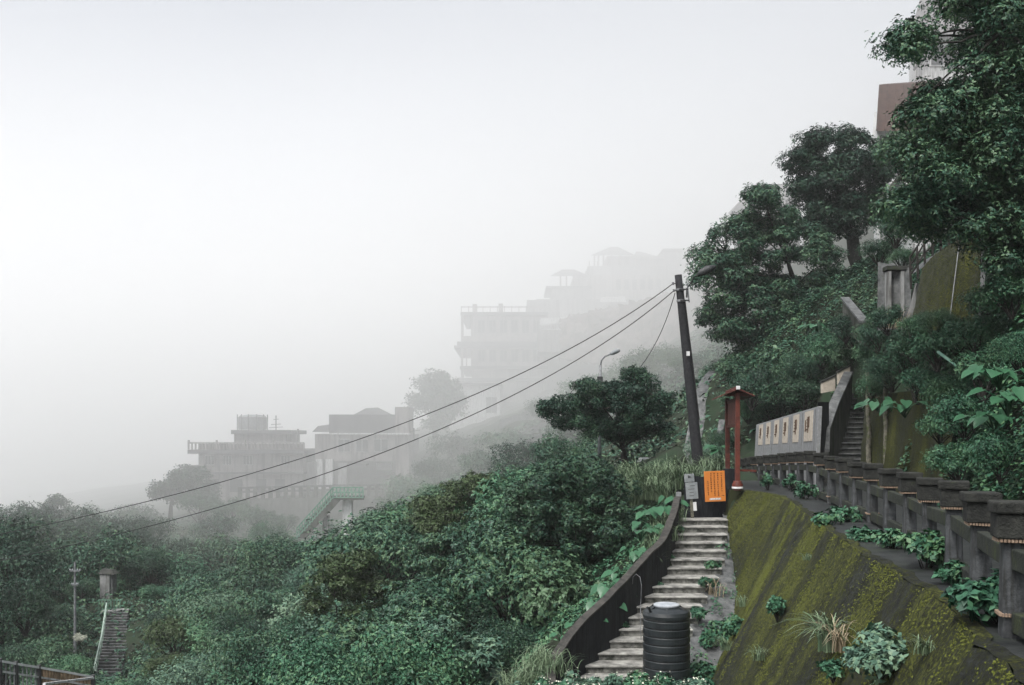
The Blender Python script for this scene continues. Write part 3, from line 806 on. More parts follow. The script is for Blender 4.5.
# house with brown roof
hb = empty('hillside_house', (0, 0, 0)); tag(hb, 'narrow pale house with a rusty brown roof edge showing above the trees', 'house')
box_sk(MB(), 877, 935, 128, 330, 72, 8, 3).build('wall', M['white'], hb)
rp = MB().hex8([P(876, 131, 71), P(940, 131, 70.5), P(940, 126, 84), P(878, 126, 84), P(879, 85, 74), P(940, 82, 74), P(940, 80, 80), P(882, 84, 80)])
rp.build('roof', M['roof_rust'], hb)
for k in range(7): MB().bar(P(877 + k * 8, 130, 70.9), P(880 + k * 8, 84.7, 73.9), .06, .08).build('roof_seam', M['roof_rust'], hb)
wf = box_px(MB(), 878, 900, 134, 144, 71.9, .3).build('window', M['frame_white'], hb)
box_px(MB(), 880, 889, 135.5, 143, 71.85, .1).build('pane', M['glass'], wf); box_px(MB(), 890, 899, 135.5, 143, 71.85, .1).build('pane', M['glass'], wf)
wf = box_px(MB(), 877, 900, 148, 164, 71.9, .3).build('window', M['roof_dark'], hb)
MB().bar(P(875.5, 112, 71.2), P(873, 150, 71.2), .14, .14).build('gutter_pipe', M['frame_white'], hb)
# white house at top right
hw = empty('white_house', (0, 0, 0)); tag(hw, 'tall white house with dark balcony openings behind the big tree at top right', 'house')
box_sk(MB(), 914, 1010, 28, 330, 80, 9, 5).build('wall', M['white'], hw)
MB().hex8([P(910, 34, 79), P(1012, 34, 79), P(1012, 30, 90), P(912, 30, 90), P(922, -8, 82), P(1012, -8, 82), P(1012, -8, 87), P(924, -8, 87)]).build('roof', M['house_grey'], hw)
for (x0, x1, y0, y1) in ((930, 958, 44, 66), (930, 958, 84, 110), (965, 1000, 44, 66)):
    f_ = box_px(MB(), x0, x1, y0, y1, 79.9, .4).build('window', M['frame_white'], hw)
    box_px(MB(), x0 + 1.5, (x0 + x1) / 2 - .6, y0 + 1.5, y1 - 1.5, 79.85, .1).build('pane', M['glass'], f_)
    box_px(MB(), (x0 + x1) / 2 + .6, x1 - 1.5, y0 + 1.5, y1 - 1.5, 79.85, .1).build('pane', M['glass'], f_)
MB().bar(P(914, 70, 79.6), P(934, 40, 79.6), .2, .15).build('stair_stringer', M['house_grey'], hw)
# lower house behind the tree
hl = empty('low_house', (0, 0, 0)); tag(hl, 'white walled house with a sloping dark awning glimpsed under the big tree', 'house')
box_sk(MB(), 890, 960, 182, 300, 44, 6, 3).build('wall', M['white'], hl)
MB().hex8([P(872, 212, 43), P(902, 178, 43), P(902, 178, 46), P(872, 212, 46), P(872, 206, 43), P(902, 171, 43), P(902, 171, 46), P(872, 206, 46)]).build('awning', M['concrete_dark'], hl)
MB().hex8([P(885, 232, 42.6), P(906, 206, 42.6), P(906, 206, 43.3), P(885, 232, 43.3), P(885, 226, 42.6), P(906, 200, 42.6), P(906, 200, 43.3), P(885, 226, 43.3)]).build('stair_wall', M['frame_white'], hl)
for (x0, x1, y0, y1) in ((906, 916, 208, 222), (925, 945, 190, 212), (968, 980, 190, 215)):
    box_px(MB(), x0, x1, y0, y1, 43.9, .3).build('window', M['glass'], hl)
# pale hipped roof far behind the trees
hr = empty('far_house', (0, 0, 0)); tag(hr, 'pale grey hipped roof house almost lost in fog above the left tree', 'house')
box_sk(MB(), 738, 800, 214, 330, 100, 12, 4).build('wall', M['house_grey'], hr)
MB().hex8([P(730, 215, 98), P(800, 215, 98), P(800, 213, 116), P(728, 213, 116), P(756, 184, 104), P(800, 184, 104), P(800, 184, 110), P(756, 184, 110)]).build('roof', M['house_grey'], hr)

# ------------------------------------------------------------------ water tank
p = P(666.5, 671, 21.6)
tk = empty('water_tank', (p.x, p.y, -5.2)); tag(tk, 'black ribbed plastic water tank with a pale grey lid beside the concrete steps', 'water tank')
prof = [(.46, 0), (.50, .04)]
for k in range(7):
    z = .12 + k * .17
    prof += [(.505, z), (.505, z + .115), (.488, z + .13), (.488, z + .155)]
prof += [(.51, 1.32), (.515, 1.38), (.49, 1.45), (.40, 1.50), (.28, 1.53), (.26, 1.55)]
MB().lathe(prof, seg=48).build('body', M['tank'], tk, smooth=False)
MB().lathe([(.27, 1.545), (.28, 1.56), (.28, 1.585), (.26, 1.60), (.05, 1.615)], seg=32).build('lid', M['tank_lid'], tk, smooth=False)
mb = MB()
for k in range(7):
    z = .265 + k * .17
    mb.lathe([(.492, z), (.494, z + .006), (.494, z + .012), (.492, z + .018)], seg=48)
mb.build('worn_ring', M['metal_dark'], tk)
for k in range(6):
    a_ = k * math.pi / 3 + .4
    MB().bar((.30 * math.cos(a_), .30 * math.sin(a_), 1.55), (.49 * math.cos(a_), .49 * math.sin(a_), 1.42), .05, .03).build('rib', M['tank'], tk)
MB().tube([(-.36, -.25, 1.42), (-.42, -.3, 1.56), (-.46, -.33, 1.57)], .03, 8).build('inlet_pipe', M['tank'], tk)
hose = MB().tube([P(641, 640, 21.3), P(640.5, 610, 21.6), P(641.5, 585, 22.6), P(640, 577, 23.0), P(636, 574, 23.3), P(633, 577, 23.6), P(632.5, 584, 23.7)], .006, 6).build('hose', M['metal'], smooth=True)
tag(hose, 'thin pale hose curling over the dark parapet above the black tank', 'hose')

# ------------------------------------------------------------------ leaning pole, lamps, wires
pl = empty('utility_pole', P(700, 470, 36)); tag(pl, 'black leaning wooden utility pole rising beside the orange notice', 'utility pole')
o0 = Vector(pl.location)
base_, tip = P(700.5, 485, 36) - o0, P(678.2, 275, 36) - o0
n_ = 10
MB().tube([base_.lerp(tip, k / n_) for k in range(n_ + 1)], [.215 - .0085 * k for k in range(n_ + 1)], 14).build('pole', M['pole_wood'], pl, smooth=True)
def on(py, dx=0, dy=0):
    t = (485 - py) / 210.0
    return base_.lerp(tip, t) + Vector((dx, dy, 0))
for py in (290, 301):
    MB().lathe([(.155, -.04), (.16, -.035), (.16, .035), (.155, .04)], on(py), 16).build('clamp', M['metal'], pl)
    MB().bar(on(py, -.05, -.16), on(py, .28, -.16), .05, .05).build('cross_bracket', M['metal_dark'], pl)
MB().bar(on(284, .26, -.16), on(303, .26, -.16), .04, .04).build('bracket', M['metal'], pl)
for py in (284, 291):
    MB().lathe([(.03, -.05), (.05, -.03), (.03, 0), (.05, .03), (.03, .05)], on(py, -.24, -.1), 12).build('insulator', M['metal'], pl)
    MB().bar(on(py, 0, -.1), on(py, -.24, -.1), .03, .03).build('insulator_arm', M['metal_dark'], pl)
MB().tube([on(298, .2, -.12), on(289, .24, -.12), on(283, .42, -.14), P(694, 277, 35.6) - o0, P(700, 273.5, 35.5) - o0], .028, 8).build('lamp_arm', M['metal_dark'], pl, smooth=True)
MB().tube([P(698, 275.2, 35.5) - o0, P(701, 273, 35.5) - o0, P(708, 269.5, 35.5) - o0, P(715.5, 266.5, 35.5) - o0], [.05, .13, .15, .06], 10).build('lamp_head', M['metal_dark'], pl, smooth=True)
MB().box(on(354, .02, -.2), (.12, .03, .16)).build('number_plate', M['frame_white'], pl)
MB().tube([on(300, .13, -.1), on(360, .16, -.12), on(420, .19, -.1)], .018, 6).build('cable', M['wire'], pl)

def wire(pts, rad, lb, n=60):
    pts = [P(*q) for q in pts]
    xs = np.array([tuple(q) for q in pts]); s = np.linspace(0, 1, len(pts)); u = np.linspace(0, 1, n)
    c = [np.polyfit(s, xs[:, k], min(2, len(pts) - 1)) for k in range(3)]
    L = [Vector([float(np.polyval(c[k], t)) for k in range(3)]) for t in u]
    # keep the ends exactly at the poles
    e0, e1 = pts[0] - L[0], pts[-1] - L[-1]
    L = [q + e0 * (1 - t) + e1 * t for q, t in zip(L, u)]
    o = MB().tube(L, rad, 6).build('overhead_wire', M['wire'], smooth=True)
    return tag(o, lb, 'wire', group='overhead wires from the leaning pole')
wire([(672.5, 284, 36), (560, 352, 37), (440, 409, 38), (200, 493, 40), (0, 537, 42), (-160, 563, 44)], .016, 'upper of the two long wires sagging left from the leaning pole')
wire([(673.5, 291, 36), (560, 368, 37), (440, 431, 38), (200, 515, 40), (60, 548, 41.5), (-160, 590, 44)], .016, 'lower of the two long wires sagging left from the leaning pole')
wire([(675, 293, 36), (662, 330, 39), (648, 356, 44), (634, 374, 50)], .014, 'short thin wire dropping from the leaning pole towards the street lamp')

sl = empty('street_lamp', P(599.5, 445, 52)); tag(sl, 'pale curved arm street lamp rising behind the round topped tree', 'street lamp')
o0 = Vector(sl.location)
MB().tube([(0, 0, -1), P(600, 400, 52) - o0, P(600.5, 365, 52) - o0], [.10, .08, .06], 10).build('pole', M['metal'], sl, smooth=True)
MB().tube([P(600.5, 366, 52) - o0, P(601.5, 360.5, 52) - o0, P(605, 356.5, 52) - o0, P(612, 353.5, 52) - o0], .04, 8).build('arm', M['metal'], sl, smooth=True)
MB().tube([P(610, 354.2, 52) - o0, P(613, 352.8, 52) - o0, P(617, 351, 52) - o0, P(620, 350.5, 52) - o0], [.05, .12, .12, .05], 10).build('lamp_head', M['grey_sign'], sl, smooth=True)
MB().box(P(600, 380, 51.9) - o0, (.28, .2, .35)).build('junction_box', M['metal_dark'], sl)

# ------------------------------------------------------------------ lower left: pole, hut, stairs, fence
up = empty('small_pole', P(75, 650, 62)); tag(up, 'thin grey utility pole with two small crossarms among the lower left bushes', 'utility pole')
o0 = Vector(up.location)
MB().tube([(0, 0, -.5), P(75, 562, 62) - o0], [.095, .06], 10).build('pole', M['metal'], up)
for (py, hw_) in ((571, 5), (585, 3)):
    MB().bar(P(75 - hw_, py, 61.8) - o0, P(75 + hw_, py, 61.8) - o0, .06, .06).build('crossarm', M['metal'], up)
    for dx in (-hw_, -hw_ / 2, hw_ / 2, hw_): MB().lathe([(.035, 0), (.06, .06), (.035, .14)], P(75 + dx, py, 61.8) - o0, 8).build('insulator', M['grey_sign'], up)

ls = empty('valley_stairs', (0, 0, 0)); tag(ls, 'long flight of dark steps running down among the lower left bushes', 'stairs')
for i in range(30):
    t = i / 29.0
    z = P(0, 613, 74).z - i * .135; d = 74 - i * .36
    xl = (np.interp(t, [0, 1], [106.5, 88]) - 512) * d / 1000; xr = (np.interp(t, [0, .4, 1], [127.5, 126, 116]) - 512) * d / 1000
    MB().box(((xl + xr) / 2, d + .2, z - .3), (xr - xl, .46, .5)).build('riser', M['step_dark'], ls)
    MB().box(((xl + xr) / 2, d + .1, z), (xr - xl + .02, .25, .06)).build('tread', M['concrete_wet'], ls)
MB().box(((P(117, 0, 75).x), 75.6, P(0, 611, 75).z), (2.0, 2.4, .2)).build('landing', M['concrete'], ls)
vr = empty('stair_railing', (0, 0, 0)); tag(vr, 'pale painted handrail bordering the lower left steps', 'railing')
prev = None
for k in range(12):
    t = k / 11
    q = P(np.interp(t, [0, .5, 1], [106.5, 101.5, 94]), np.interp(t, [0, 1], [603, 668]), 74 - 11 * t); b_ = q - Vector((0, 0, 1.0))
    MB().bar(b_, q, .07, .07).build('post', M['pale_rail'], vr)
    if prev is not None:
        MB().bar(prev[0], q, .08, .09).build('rail', M['pale_rail'], vr)
        MB().bar(prev[0].lerp(prev[1], .5), q.lerp(b_, .5), .06, .06).build('rail', M['pale_rail'], vr)
    prev = (q, b_)
for k in range(8):
    q = P(99 + k * 3, 600 + (1 if k < 2 else 0), 75.5); MB().bar(q - Vector((0, 0, .9)), q, .05, .05).build('baluster', M['green_rail'], vr)
MB().bar(P(98, 600, 75.5), P(121, 600, 75.5), .06, .06).build('rail', M['green_rail'], vr)

ht = empty('pump_hut', P(107, 601, 77.5)); tag(ht, 'small grey concrete shelter with a flat tiled roof above the lower left steps', 'hut')
o0 = Vector(ht.location)
MB().box((0, 0, .9), (.75, .9, 2.6)).build('pillar', M['concrete'], ht, bevel=.02)
MB().box((.45, .1, 1.0), (.2, .8, 2.2)).build('side_pillar', M['concrete_wet'], ht)
MB().hex8([(-.5, -.55, 2.2), (.75, -.55, 2.12), (.75, .6, 2.12), (-.5, .6, 2.2), (-.3, -.25, 2.5), (.45, -.25, 2.42), (.45, .3, 2.42), (-.3, .3, 2.5)]).build('roof', M['stone_dark'], ht)

bf = empty('valley_fence', (0, 0, 0)); tag(bf, 'low weathered railing with brown boards at the bottom left corner', 'fence')
fp = [(-40, 655, 30), (0, 661, 31.5), (20, 664.5, 32.2), (39, 667.5, 33), (66, 672, 34), (93, 677, 35)]
def fline(u): 
    xs = [q[0] for q in fp]; return P(u, np.interp(u, xs, [q[1] for q in fp]), np.interp(u, xs, [q[2] for q in fp]))
for a_, b_ in zip(fp[:-1], fp[1:]):
    MB().bar(fline(a_[0]), fline(b_[0]), .10, .07).build('top_rail', M['frame_white'], bf)
    MB().bar(fline(a_[0]) - Vector((0, 0, .32)), fline(b_[0]) - Vector((0, 0, .32)), .06, .06).build('rail', M['white'], bf)
    MB().bar(fline(a_[0]) - Vector((0, 0, .95)), fline(b_[0]) - Vector((0, 0, .95)), .06, .06).build('rail', M['white'], bf)
for u in (-20, 0, 16, 39, 93): MB().bar(fline(u) - Vector((0, 0, 1.6)), fline(u) + Vector((0, 0, .08)), .11, .11).build('post', M['metal_dark'], bf)
for k in range(13): q = fline(-15 + k * 4.2); MB().bar(q - Vector((0, 0, .95)), q, .03, .03).build('baluster', M['metal'], bf)
for k in range(18):
    q = fline(41 + k * 2.95) + Vector((0, .05, 0)); MB().bar(q - Vector((0, 0, 1.35)), q - Vector((0, 0, .06)), .085, .03, up=(0, 1, 0)).build('board', M['wood'], bf)
bf2 = MB().bar(P(44, 684, 31), P(93, 678, 34.6), .09, .07).build('slanting_rail', M['white'], bf)
# pale kerb line half hidden in the dark wood
kl = MB().bar(P(25, 635, 78), P(46, 629.5, 82), .3, .25).build('low_kerb', M['concrete']); tag(kl, 'short pale concrete kerb showing through the dark trees at far left', 'kerb')

# ------------------------------------------------------------------ green footbridge stairs
gb = empty('green_stairway', (0, 0, 0)); tag(gb, 'green railed concrete stairway standing on two pillars below the road', 'stairway')
D = 92
MB().hex8([P(332, 500, D), P(364, 500, D), P(364, 500, D + 4), P(332, 500, D + 4), P(331, 495.5, D), P(365, 495.5, D), P(365, 495.5, D + 4), P(331, 495.5, D + 4)]).build('landing', M['concrete_dark'], gb)
MB().hex8([P(296, 538, D), P(306, 538, D), P(306, 538, D + 2.2), P(296, 538, D + 2.2), P(331, 495.8, D), P(341, 499.8, D), P(341, 499.8, D + 2.2), P(331, 495.8, D + 2.2)]).build('flight', M['concrete_dark'], gb)
for i in range(16):
    q = P(299 + i * 2.1, 531 - i * 2.2, D + 1.1); MB().box(tuple(q), (.3, 2.0, .12)).build('tread', M['concrete'], gb)
for dd in (0, 2.2):
    a0, a1 = P(297, 528, D + dd), P(333, 487.5, D + dd)
    for f in (0, .5): MB().bar(a0 - Vector((0, 0, f * 1.0)), a1 - Vector((0, 0, f * 1.0)), .09, .12).build('hand_rail', M['green_rail'], gb)
    MB().bar(a0 - Vector((0, 0, .9)), a1 - Vector((0, 0, .9)), .07, .08).build('hand_rail', M['green_rail'], gb)
    for k in range(15):
        q = a0.lerp(a1, k / 14); MB().bar(q - Vector((0, 0, 1.05)), q, .09, .09).build('baluster', M['green_rail'], gb)
for dd in (0, 3.8):
    a0, a1 = P(333, 487.5, D + dd), P(363, 487.5, D + dd)
    for f in (0, .45, .9): MB().bar(a0 - Vector((0, 0, f)), a1 - Vector((0, 0, f)), .09, .1).build('hand_rail', M['green_rail'], gb)
    for k in range(9):
        q = a0.lerp(a1, k / 8); MB().bar(q - Vector((0, 0, .95)), q, .1, .1).build('baluster', M['green_rail'], gb)
        if k < 8:
            r = a0.lerp(a1, (k + 1) / 8); MB().bar(q - Vector((0, 0, .85)), r - Vector((0, 0, .1)), .05, .05).build('brace', M['green_rail'], gb)
box_px(MB(), 342.6, 351.5, 500.5, 560, D + .8, 1.0).build('pillar', M['white'], gb)
box_px(MB(), 322.5, 328, 516, 565, D + .6, .8).build('pillar', M['concrete'], gb)
lr = empty('path_railing', (0, 0, 0)); tag(lr, 'faint green railing slanting through the bushes below the green stairway', 'railing')
prev = None
for k in range(12):
    q = P(198 + k * 4.6, 575 - k * 2.0, 88 + k * .8)
    MB().bar(q - Vector((0, 0, 1.0)), q, .07, .07).build('post', M['green_rail'], lr)
    if prev is not None:
        for f in (0, .5, .9): MB().bar(prev - Vector((0, 0, f)), q - Vector((0, 0, f)), .06, .07).build('rail', M['green_rail'], lr)
    prev = q

# ------------------------------------------------------------------ road wall and road parapet below the houses
rw = empty('road_wall', (0, 0, 0)); tag(rw, 'long dark concrete retaining wall holding up the road below the two houses', 'retaining wall')
MB().hex8([P(232, 560, 120), P(425, 560, 116), P(425, 560, 121), P(232, 560, 125), P(232, 499, 122), P(425, 495, 118), P(425, 495, 121), P(232, 499, 125)]).build('wall_body', M['concrete_dark'], rw)
for k in range(9): MB().bar(P(250 + k * 20, 548, 120.0 - k * .4), P(250 + k * 20, 500, 121.6 - k * .4), .5, .2, up=(0, 1, 0)).build('buttress', M['concrete_dark'], rw)
rp_ = empty('road_parapet', (0, 0, 0)); tag(rp_, 'dark open road parapet with square posts on top of the long retaining wall', 'parapet')
for k in range(25):
    px = 240 + k * 7.6; d = 122 - 4 * (px - 232) / 193.0 + .3; py = 499 - 4 * (px - 232) / 193.0
    q = P(px, py, d); MB().box((q.x, q.y, q.z + .7), (.42, .42, 1.4)).build('post', M['concrete_dark'], rp_)
for f in (1.35, .85): MB().bar(P(238, 499, 122.2) + Vector((0, 0, f)), P(425, 495, 118.3) + Vector((0, 0, f)), .2, .24).build('rail', M['roof_dark'], rp_)

# ------------------------------------------------------------------ houses in the fog
def win(parent, x0, x1, y0, y1, d, n=2, fm='house_grey'):
    f_ = box_px(MB(), x0, x1, y0, y1, d - .12, .3).build('window', M[fm], parent)
    w_ = (x1 - x0) / n
    for k in range(n): box_px(MB(), x0 + k * w_ + .25, x0 + (k + 1) * w_ - .25, y0 + .4, y1 - .4, d - .17, .1).build('pane', M['glass'], f_)
ha = empty('terrace_house', (0, 0, 0)); tag(ha, 'foggy flat roofed house with a balcony slab and round roof tank at left', 'house')
D = 130
box_px(MB(), 198.5, 303, 453, 510, D, 14).build('wall', M['house_brown'], ha)
box_px(MB(), 303, 316, 462, 510, D + 2, 10).build('side_wing', M['house_grey'], ha)
b_ = box_px(MB(), 187.5, 303.6, 449.8, 453.7, D - 1.6, 16).build('roof_slab', M['roof_dark'], ha)
for k in range(34): box_px(MB(), 187.6 + k * 3.5, 188.8 + k * 3.5, 443, 449.6, D - 1.5, .3).build('baluster', M['house_brown'], ha)
box_px(MB(), 187.5, 303.6, 442.2, 443.6, D - 1.6, .5).build('parapet_rail', M['house_brown'], ha)
box_px(MB(), 200, 303.6, 443.8, 449.7, D - 1.1, .3).build('parapet', M['house_brown'], ha)
for k in range(4): box_px(MB(), 187.6 + k * 28, 189 + k * 28, 440, 443, D - 1.5, .4).build('parapet_post', M['house_brown'], ha)
box_px(MB(), 184, 200, 466, 473, D - .8, 6).build('lower_balcony', M['roof_dark'], ha)
box_px(MB(), 198, 304, 472, 474, D - .9, 2).build('string_course', M['roof_dark'], ha)
for (x0, x1) in ((205, 214), (223, 231.5), (243, 252.5), (281, 290)): win(ha, x0, x1, 455.5, 465, D, 3, 'white')
for (x0, x1) in ((207, 219), (230, 242), (256, 266), (275, 285)): win(ha, x0, x1, 479, 492, D, 2, 'concrete_dark')
box_px(MB(), 234, 287, 434, 443, D + 2, 8).build('upper_storey', M['house_brown'], ha)
box_px(MB(), 231, 291, 430, 434, D + 1, 10).build('upper_roof', M['roof_dark'], ha)
c_ = P(252.5, 430, D + 6)
tkk = MB().lathe([(1.85, .05), (1.9, .3), (1.9, 1.7), (1.6, 2.0), (.4, 2.1)], tuple(c_), 24).build('roof_tank', M['metal'], ha)
for k in range(12):
    a_ = k * math.pi / 6; MB().bar(c_ + Vector((2.05 * math.cos(a_), 2.05 * math.sin(a_), .0)), c_ + Vector((2.05 * math.cos(a_), 2.05 * math.sin(a_), 2.1)), .1, .1).build('tank_frame', M['metal_dark'], tkk)
MB().bar(P(276, 431, D + 3), P(276, 415.5, D + 3), .12, .12).build('antenna_mast', M['metal_dark'], ha)
for (y_, w_) in ((419, 2.5), (424, 5), (427, 7)): MB().bar(P(276 - w_, y_ + .6, D + 3), P(276 + w_, y_, D + 3), .07, .07).build('antenna_arm', M['metal_dark'], ha)
MB().bar(P(298, 443, D + 3), P(298, 429, D + 3), .2, .2).build('chimney_pipe', M['metal_dark'], ha)

hb2 = empty('road_house', (0, 0, 0)); tag(hb2, 'foggy grey house with a walled roof terrace and white ground floor pillars', 'house')
D = 133
box_px(MB(), 315, 409, 434, 461, D, 14).build('wall', M['house_brown'], hb2)
box_px(MB(), 329, 395, 414.6, 433.6, D - .8, 14).build('roof_terrace_wall', M['roof_dark'], hb2)
box_px(MB(), 395, 409, 407, 433.6, D - .9, 6).build('corner_tower', M['house_brown'], hb2)
box_px(MB(), 329, 410, 433.0, 434.4, D - 1.1, 1).build('string_course', M['white'], hb2)
MB().hex8([P(353, 415, D + 6), P(393, 415, D + 6), P(393, 415, D + 12), P(353, 415, D + 12), P(366, 408.2, D + 8), P(378, 407.5, D + 8), P(378, 407.5, D + 10), P(366, 408.2, D + 10)]).build('gable_roof', M['roof_dark'], hb2)
MB().hex8([P(312, 432, D - 1), P(329, 432, D - 1), P(329, 432, D + 10), P(312, 432, D + 10), P(318, 426, D + 1), P(329, 424.5, D + 1), P(329, 424.5, D + 8), P(318, 426, D + 8)]).build('wing_roof', M['roof_dark'], hb2)
for (x0, x1) in ((338, 350), (356, 368), (374, 388)): win(hb2, x0, x1, 439, 452, D, 2, 'white')
for (x0, x1) in ((316, 322.5), (325.5, 332.5)): box_px(MB(), x0, x1, 459, 490, D - .7, .8).build('pillar', M['white'], hb2)
box_px(MB(), 338, 347, 463, 490, D - .5, .8).build('pillar', M['concrete'], hb2)
box_px(MB(), 396, 409, 461, 490, D, 5).build('ground_wall', M['house_brown'], hb2)
box_px(MB(), 318, 398, 461, 492, D + 3, 3).build('back_wall', M['concrete_dark'], hb2)
box_px(MB(), 345, 366, 464, 466, D - .5, 3).build('awning', M['roof_dark'], hb2)
box_px(MB(), 376, 392, 463, 470, D + 2.8, .3).build('window', M['frame_white'], hb2)
MB().bar(P(414, 440, D), P(414, 428, D), .15, .15).build('antenna_mast', M['metal_dark'], hb2)
MB().bar(P(409, 432, D), P(420, 430, D), .08, .08).build('antenna_arm', M['metal_dark'], hb2)
rs = empty('road_clutter') if False else None

# box shaped annex, terraced tea house, hilltop pavilion
bx = empty('box_annex', (0, 0, 0)); tag(bx, 'pale box shaped building with a thin flat roof below the terraced tea house', 'building')
D = 165
box_px(MB(), 450, 500, 385.5, 440, D, 15).build('wall', M['white'], bx)
box_px(MB(), 447, 502, 383.2, 385.4, D - 1, 17).build('roof', M['roof_dark'], bx)
win(bx, 486, 497, 397, 413, D, 2, 'concrete'); win(bx, 456, 466, 396, 406, D, 2, 'concrete')

tea = empty('tea_house', (0, 0, 0)); tag(tea, 'fog faded three storey tea house with open corner balconies and roof terrace', 'building')
D = 185
box_px(MB(), 472, 548, 314, 400, D, 22).build('wall', M['house_brown'], tea)
for (y0, y1, x0) in ((312.0, 315, 460.5), (341.5, 346, 457), (345.5, 348, 454), (366, 369, 460), (378, 381, 457)): box_px(MB(), x0, 548, y0, y1, D - 2, 24).build('floor_slab', M['roof_dark'], tea)
for (x0, x1, y0, y1) in ((461, 463.5, 315, 341), (471, 473, 315, 341), (461, 463, 348, 366), (466, 467, 348, 366), (471, 472.5, 348, 366), (461, 464, 369, 400)): box_px(MB(), x0, x1, y0, y1, D - 1.8, .8).build('column', M['house_brown'], tea)
box_px(MB(), 461, 548, 336, 341.4, D - 1.9, .3).build('balcony_wall', M['house_brown'], tea)
for k in range(12): box_px(MB(), 461 + k * 7.2, 461.7 + k * 7.2, 306, 312, D - 1.8, .25).build('roof_post', M['house_brown'], tea)
box_px(MB(), 461, 541, 306.4, 307.4, D - 1.8, .25).build('roof_rail', M['house_brown'], tea)
box_px(MB(), 472.5, 477, 304, 312, D, 2).build('chimney', M['house_brown'], tea); box_px(MB(), 498.5, 503, 303.5, 312, D, 2).build('chimney', M['house_brown'], tea)
box_px(MB(), 527, 560, 300, 342, D + 6, 16).build('upper_wing', M['house_grey'], tea)
for k in range(6): win(tea, 478 + k * 11, 485 + k * 11, 320, 333, D, 2, 'house_grey')
for k in range(6): win(tea, 478 + k * 11, 485 + k * 11, 350, 362, D, 2, 'house_grey')

tb = empty('terraced_block', (0, 0, 0)); tag(tb, 'pale stepped terrace building half way up the foggy slope behind the tea house', 'building')
D = 180
box_px(MB(), 541, 592, 318, 330, D - 3, 10).build('terrace', M['white'], tb)
box_px(MB(), 538, 592, 330, 352, D - 6, 12).build('lower_wall', M['house_grey'], tb)
MB().hex8([P(540, 326, D - 4), P(592, 318, D - 4), P(592, 318, D + 4), P(540, 326, D + 4), P(540, 321, D - 4), P(592, 311, D - 4), P(592, 311, D + 4), P(540, 321, D + 4)]).build('sloping_roof', M['white'], tb)

pv = empty('hilltop_pavilion', (0, 0, 0)); tag(pv, 'faint hilltop building with a hipped roof pavilion and stepped terraces in fog', 'building')
D = 212
def hip(x0, x1, y0, y1, xr0, xr1, d, dep, name='roof'):
    return MB().hex8([P(x0, y1, d), P(x1, y1, d), P(x1, y1, d + dep), P(x0, y1, d + dep), P(xr0, y0, d + dep * .35), P(xr1, y0, d + dep * .35), P(xr1, y0, d + dep * .65), P(xr0, y0, d + dep * .65)]).build(name, M['roof_dark'], pv)
hip(590, 636, 247, 255.5, 610, 618, D - 2, 14)
for x0 in (594, 598, 603, 611, 620): box_px(MB(), x0, x0 + 1.4, 255, 266, D - 1, 1).build('column', M['house_brown'], pv)
box_px(MB(), 607, 666, 256, 300, D + 1, 18).build('wall', M['house_brown'], pv)
hip(632, 668, 251.5, 259, 636, 640, D, 14)
box_px(MB(), 664, 698, 250, 300, D + 2, 14).build('right_block', M['house_grey'], pv)
box_px(MB(), 663, 700, 248.5, 251, D + 1, 16).build('right_roof', M['roof_dark'], pv)
box_px(MB(), 588, 664, 266, 275, D - 3, 20).build('terrace', M['house_grey'], pv)
box_px(MB(), 574, 664, 275, 300, D - 4, 20).build('middle_storey', M['house_brown'], pv)
for k in range(9): box_px(MB(), 589 + k * 8, 589.8 + k * 8, 261, 266, D - 2.9, .3).build('terrace_post', M['house_brown'], pv)
hip(550, 590, 269.5, 276, 562, 574, D - 8, 14)
for x0 in (560, 566, 573, 582): box_px(MB(), x0, x0 + 1.3, 275.5, 288, D - 7, 1).build('column', M['house_brown'], pv)
box_px(MB(), 552, 592, 287, 310, D - 7, 12).build('lower_storey', M['house_grey'], pv)
box_px(MB(), 546, 592, 286, 288.5, D - 8, 14).build('lower_slab', M['roof_dark'], pv)
for k in range(6): win(pv, 616 + k * 8, 621 + k * 8, 279, 290, D - 4, 1, 'house_grey')
box_px(MB(), 536, 668, 299, 330, D - 8, 12).build('base_wall', M['house_grey'], pv)
aw = MB().hex8([P(600, 302, D - 12), P(626, 302, D - 12), P(626, 300, D - 9), P(600, 300, D - 9), P(602, 298, D - 12), P(625, 297, D - 12), P(625, 296.5, D - 9), P(602, 297, D - 9)]).build('awning', M['white'], pv)

cw_ = empty('tall_cliff_wall', (0, 0, 0)); tag(cw_, 'wide pinkish grey shotcrete retaining wall under the hilltop pavilion', 'retaining wall')
A = [tuple(P(a, b, c)) for a, b, c in ((560, 318, 172), (600, 309, 170), (640, 300, 166), (680, 290, 160), (730, 275, 150))]
B = [tuple(P(a, b, c)) for a, b, c in ((560, 360, 166), (600, 365, 160), (640, 368, 150), (680, 368, 142), (730, 365, 130))]
q = strip('wall_face', dens(A, 60), dens(B, 60), 26, grime('cliff_wall', (.07, .058, .056), (.17, .145, .14), .25, .95, streak=(.05, .05, .045), moss=((.04, .055, .035), .38)), wob=.25); q.parent = cw_

